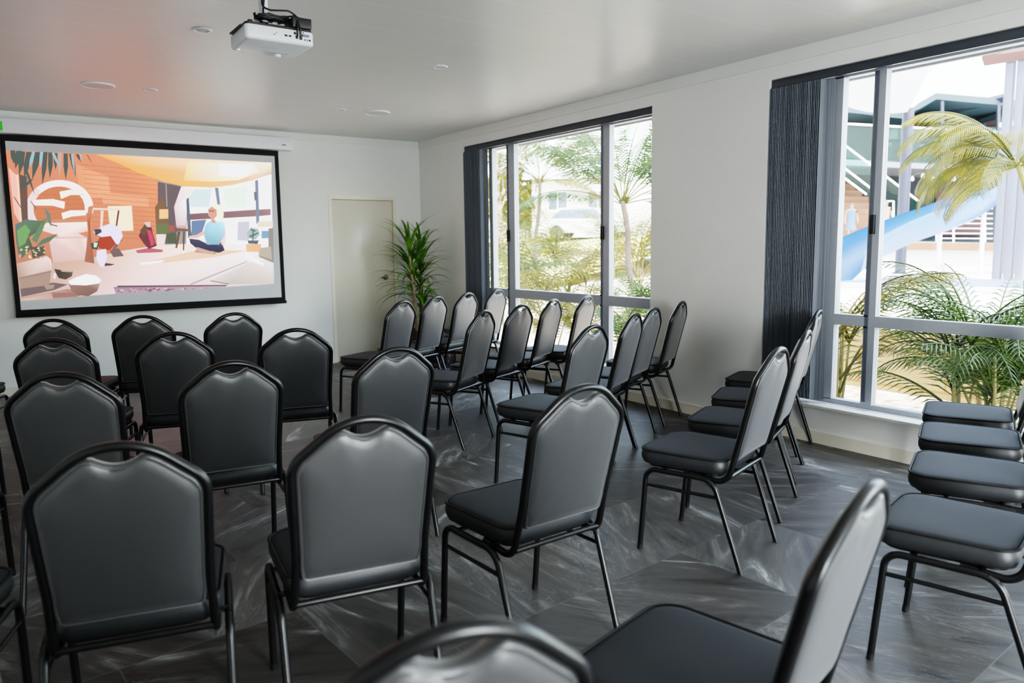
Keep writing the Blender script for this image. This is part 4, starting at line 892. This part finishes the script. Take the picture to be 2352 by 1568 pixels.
q = fb(2385, 290, 6); t = thing('brick_pier', 'red brick pier behind the white pergola posts', 'pier', (q.x, q.y, TZ)); m = MB(); m.box(-.7, .7, -.5, .5, 0, q.z-TZ); m.build('masonry', plain('red_brick', srgb(98, 48, 39), .8, var=.2, scale=4), t); m = MB(); m.box(-.75, .75, -.55, .55, q.z-TZ, q.z-TZ+.1); m.build('capping', WHW, t)
# pool cover in pale blue, with coping
t = thing('pool', 'pale blue covered pool on the white terrace', 'pool', (9.5, atx(2130, 665, 9.5).y, TZ)); m = MB(); m.box(-1.3, 1.3, -2.6, 1.2, -.02, .10, .03); m.build('coping', WHW, t); m = MB(); m.box(-1.15, 1.15, -2.4, 1.0, .10, .115); m.build('cover', plain('pale_blue_cover', srgb(98, 110, 144), .4), t)

# people on the deck
SKIN = plain('skin', srgb(129, 94, 79), .6)
def person(name, label, u, vfoot, vhead, off, top, bot, hairc, walk=.2):
    ft = fb(u, vfoot, off); hd = fb(u, vhead, off); Ht = hd.z-ft.z
    t = thing(name, label, 'person', ft, math.atan2(ex.y, ex.x)); s_ = Ht/1.7
    J = dict(pel=(0, 0, .95), sp=(0, 0, 1.2), ch=(0, 0, 1.38), nk=(0, 0, 1.48), hd=(0, -.02, 1.6), ht=(0, -.01, 1.68), hl=(-.09, 0, .9), kl=(-.1, -walk*.6, .5), al=(-.1, -walk*.2, .07), tl=(-.1, -walk*.2-.14, .03), hr=(.09, 0, .9), kr=(.1, walk*.5, .5), ar=(.1, walk*1.2, .09), tr=(.1, walk*1.2-.13, .05), sl=(-.17, 0, 1.4), el=(-.24, .04, 1.13), wl=(-.25, -.08, .9), fl=(-.25, -.1, .82), s_r=(.17, 0, 1.4), er=(.24, .02, 1.13), wr=(.25, -.12, .92), fr=(.25, -.15, .84))
    rad = dict(pel=.14, sp=.12, ch=.14, nk=.055, hd=.095, ht=.07, hl=.09, kl=.055, al=.04, tl=.035, hr=.09, kr=.055, ar=.04, tr=.035, sl=.06, el=.042, wl=.032, fl=.03, s_r=.06, er=.042, wr=.032, fr=.03)
    E_ = [('pel', 'sp'), ('sp', 'ch'), ('ch', 'nk'), ('nk', 'hd'), ('hd', 'ht'), ('pel', 'hl'), ('hl', 'kl'), ('kl', 'al'), ('al', 'tl'), ('pel', 'hr'), ('hr', 'kr'), ('kr', 'ar'), ('ar', 'tr'), ('ch', 'sl'), ('sl', 'el'), ('el', 'wl'), ('wl', 'fl'), ('ch', 's_r'), ('s_r', 'er'), ('er', 'wr'), ('wr', 'fr')]
    ks = list(J); me = bpy.data.meshes.new('body'); me.from_pydata([Vector(J[k])*s_ for k in ks], [(ks.index(a), ks.index(c_)) for a, c_ in E_], [])
    o = bpy.data.objects.new('body', me); C.objects.link(o); o.parent = t
    md = o.modifiers.new('Skin', 'SKIN'); 
    if not me.skin_vertices: me.skin_vertices.new()
    for k, sv in zip(ks, me.skin_vertices[0].data): sv.radius = (rad[k]*s_, rad[k]*s_); sv.use_root = (k == 'pel')
    o.modifiers.new('Sub', 'SUBSURF').render_levels = 2; me.materials.append(SKIN)
    m = MB(); m.lathe([(.1*s_, 1.42*s_), (.18*s_, 1.4*s_), (.165*s_, 1.15*s_), (.17*s_, .95*s_), (.2*s_, .75*s_) if bot is None else (.17*s_, .9*s_)] + ([(.24*s_, .55*s_)] if bot is None else []), 16); m.build('top' if bot else 'dress', top, t, 60)
    if bot:
        m = MB()
        for a in 'lr': m.tube([Vector(J['h'+a])*s_+Vector((0, 0, .03)), Vector(J['k'+a])*s_, Vector(J['a'+a])*s_+Vector((0, 0, .04))], [.11*s_, .075*s_, .06*s_], 10)
        m.build('trousers', bot, t, 60)
    m = MB(); m.lathe([(.0, 1.745*s_), (.07*s_, 1.725*s_), (.105*s_, 1.66*s_), (.1*s_, 1.58*s_), (.06*s_, 1.5*s_)], 12, (0, .02*s_, 0)); m.build('hair', hairc, t, 60)
    return t
person('person', 'person in a pale blue dress walking past the stairs', 1953, 557, 468, 1.9, plain('pale_blue_cloth', srgb(64, 86, 120), .8), None, plain('brown_hair', srgb(60, 44, 40), .7), .28)
person('person', 'person in a cream top and dark trousers beside the blue slide', 2030, 557, 462, 1.9, plain('cream_cloth', srgb(129, 110, 98), .8), plain('dark_cloth', srgb(80, 84, 110), .8), plain('dark_hair', srgb(90, 70, 66), .7), .1)

# white house and car on the rise
HPANE = plain('blue_grey_pane', srgb(63, 76, 97), .2)
HB = atx(1325, 512, 26); HP = Vector((HB.x, HB.y, HB.z-.3)); t = thing('house', 'white single storey house with low roof behind the palms', 'house', HP, R(-40))
m = MB(); m.box(-2.6, 2.6, -3, 3, -.6, 2.7); hw = m.build('wall', WHW, t)
m = MB(); m.prism([(-3.1, -3.6, 2.7), (3.1, -3.6, 2.7), (3.1, 0, 3.7), (-3.1, 0, 3.7)], (0, 0, .12)); m.prism([(-3.1, 3.6, 2.7), (3.1, 3.6, 2.7), (3.1, 0, 3.7), (-3.1, 0, 3.7)], (0, 0, .12)); m.build('roof', plain('pale_roof', srgb(206, 206, 210), .6), t)
for x in (-1.7, .6):
    m = MB(); m.box(x, x+1.2, -3.06, -2.98, .9, 2.1); wf = m.build('window', RAILW, t); m = MB(); m.box(x+.08, x+.56, -3.09, -3.05, 1.0, 2.0); m.box(x+.64, x+1.12, -3.09, -3.05, 1.0, 2.0); m.build('pane', HPANE, wf)
m = MB(); m.box(-2.67, -2.58, -.6, .4, .9, 2.1); wf = m.build('window', RAILW, t); m = MB(); m.box(-2.69, -2.66, -.52, .32, 1.0, 2.0); m.build('pane', HPANE, wf)
CB = atx(1352, 548, 19); t = thing('car', 'white car parked in front of the white house', 'car', CB, R(-58))
m = MB(); m.prism([(-2.1, -.85, .3), (2.1, -.85, .3), (2.1, -.85, .75), (1.2, -.85, .88), (.6, -.85, 1.4), (-1.1, -.85, 1.42), (-1.8, -.85, .95), (-2.1, -.85, .85)], (0, 1.7, 0)); m.build('body', WHW, t)
m = MB(); m.prism([(1.05, -.86, .9), (.55, -.86, 1.33), (-1.05, -.86, 1.35), (-1.6, -.86, .95)], (0, 1.72, 0)); m.build('windows', plain('car_glass', srgb(80, 96, 120), .15), t)
for x in (-1.3, 1.3):
    for y in (-.88, .68): m = MB(); m.lathe([(.1, 0), (.3, 0), (.33, .03), (.33, .17), (.3, .2), (.1, .2)], 16, (x, y, .33), 'y'); m.build('wheel', BLACKP, t)
# bare gum tree at the corner end of the window
q = atx(1145, 560, 16); t = thing('gum_tree', 'bare grey gum tree behind the narrow window pane', 'tree', (q.x, q.y, .3)); m = MB(); rs = random.Random(4)
m.tube([(0, 0, 0), (.1, 0, 2), (0, .1, 3.6), (.2, 0, 5.4)], [.22, .18, .13, .05], 8); m.build('trunk', plain('grey_bark', srgb(140, 120, 116), .9, var=.3), t)
for k in range(9):
    a = rs.uniform(0, 6.3); z0 = rs.uniform(2, 4.6); m = MB(); m.tube([(.05, .03, z0), (.5*math.cos(a), .5*math.sin(a), z0+.6), (.9*math.cos(a+.3), .9*math.sin(a+.3), z0+1.4)], [.06, .04, .012], 6); m.build('branch', plain('grey_bark_branch', srgb(150, 130, 126), .9, var=.3), t)
# leafy trees behind
def tree(label, p, h, r, seed):
    t = thing('leafy_tree', label, 'tree', p, group='leafy trees in the distance'); rs = random.Random(seed); m = MB(); m.tube([(0, 0, 0), (.1, 0, h*.4), (0, .1, h*.8)], [.2, .15, .06], 8); m.build('trunk', TRUNK, t)
    m = MB()
    for k in range(700):
        a = rs.uniform(0, 2*PI); z = rs.uniform(-1, 1); q = rs.uniform(.5, 1)**.5*r; d = Vector((math.cos(a)*math.sqrt(1-z*z), math.sin(a)*math.sqrt(1-z*z), z*.8))*q+Vector((0, 0, h*.75))
        s1 = Vector((rs.uniform(-1, 1), rs.uniform(-1, 1), rs.uniform(-1, 1))).normalized()*r*.13; s2 = Vector((rs.uniform(-1, 1), rs.uniform(-1, 1), rs.uniform(-1, 1))).normalized()*r*.08
        m.add([d-s1, d+s2, d+s1, d-s2], [(0, 1, 2, 3)], False)
    m.build('crown', GOLD if seed % 2 else GREEN, t, 180)
q = atx(1215, 470, 52); tree('yellow-green tree behind the white house', (q.x, q.y, .8), 6.5, 3.2, 1)
q = atx(1180, 450, 22); tree('yellow-green tree beyond the narrow pane', (q.x, q.y, 1.0), 4.0, 2.2, 3)

# ------------------------------------------------------------------ light
wd = bpy.data.worlds.new('world'); bpy.context.scene.world = wd; wd.use_nodes = True; nt = wd.node_tree; nt.nodes.clear()
sk = nt.nodes.new('ShaderNodeTexSky'); sk.sky_type = 'NISHITA'; sk.sun_disc = False; sk.sun_elevation = R(62); sk.sun_rotation = R(200); sk.air_density = 1.2; sk.dust_density = 3.0; sk.ozone_density = 1
bg = nt.nodes.new('ShaderNodeBackground'); bg.inputs[1].default_value = 3.9
ow = nt.nodes.new('ShaderNodeOutputWorld'); hs_ = nt.nodes.new('ShaderNodeHueSaturation'); hs_.inputs['Saturation'].default_value = .7; nt.links.new(sk.outputs[0], hs_.inputs['Color']); nt.links.new(hs_.outputs[0], bg.inputs[0]); nt.links.new(bg.outputs[0], ow.inputs[0])
sd = bpy.data.lights.new('sun', 'SUN'); sd.energy = 6.5; sd.angle = R(.6); sd.color = (1, .95, .86); so = bpy.data.objects.new('sun', sd); C.objects.link(so)
sdir = Vector((.40, .16, -.9)).normalized(); so.rotation_euler = sdir.to_track_quat('-Z', 'Y').to_euler(); so.location = (-5, -5, 12)
def portal(y0, y1, z0, z1):
    l = bpy.data.lights.new('window_daylight', 'AREA'); l.shape = 'RECTANGLE'; l.size = z1-z0; l.size_y = y1-y0; l.cycles.is_portal = True
    o = bpy.data.objects.new('window_daylight', l); C.objects.link(o); o.location = (.19, (y0+y1)/2, (z0+z1)/2); o.rotation_euler = (0, R(90), 0)
for w, z in ((W1, ZS), (W2, ZS), (W3, .03)): portal(w[0], w[1], z, ZH)


def door_lamp(loc, rot, sx, sy, power, col=(.84, .92, 1)):
    l = bpy.data.lights.new('added_door_lamp', 'AREA'); l.shape = 'RECTANGLE'; l.size = sx; l.size_y = sy; l.energy = power; l.color = col
    o = bpy.data.objects.new('added_door_lamp', l); C.objects.link(o); o.location = loc; o.rotation_euler = rot
door_lamp((.35, sum(W3)/2, 1.25), (0, R(90), 0), 2.3, 2.0, 110, (.8, .9, 1))  # added lamp outside the sliding door, brightens the nearer chair backs
door_lamp((sum(D2)/2, YB-.3, 1.1), (R(90), 0, R(-43)), 1.15, 1.95, 350, (.93, .96, 1))  # added lamp outside the rear opening, turned to brighten the window wall

sc = bpy.context.scene
sc.view_settings.view_transform = 'Filmic'; sc.view_settings.look = 'High Contrast'; sc.view_settings.exposure = -0.35; sc.view_settings.gamma = 1
sc.cycles.max_bounces = 10; sc.cycles.diffuse_bounces = 6; sc.cycles.transparent_max_bounces = 16; sc.cycles.use_denoising = True; sc.cycles.sample_clamp_indirect = 8
sc.cycles.caustics_reflective = False; sc.cycles.caustics_refractive = False
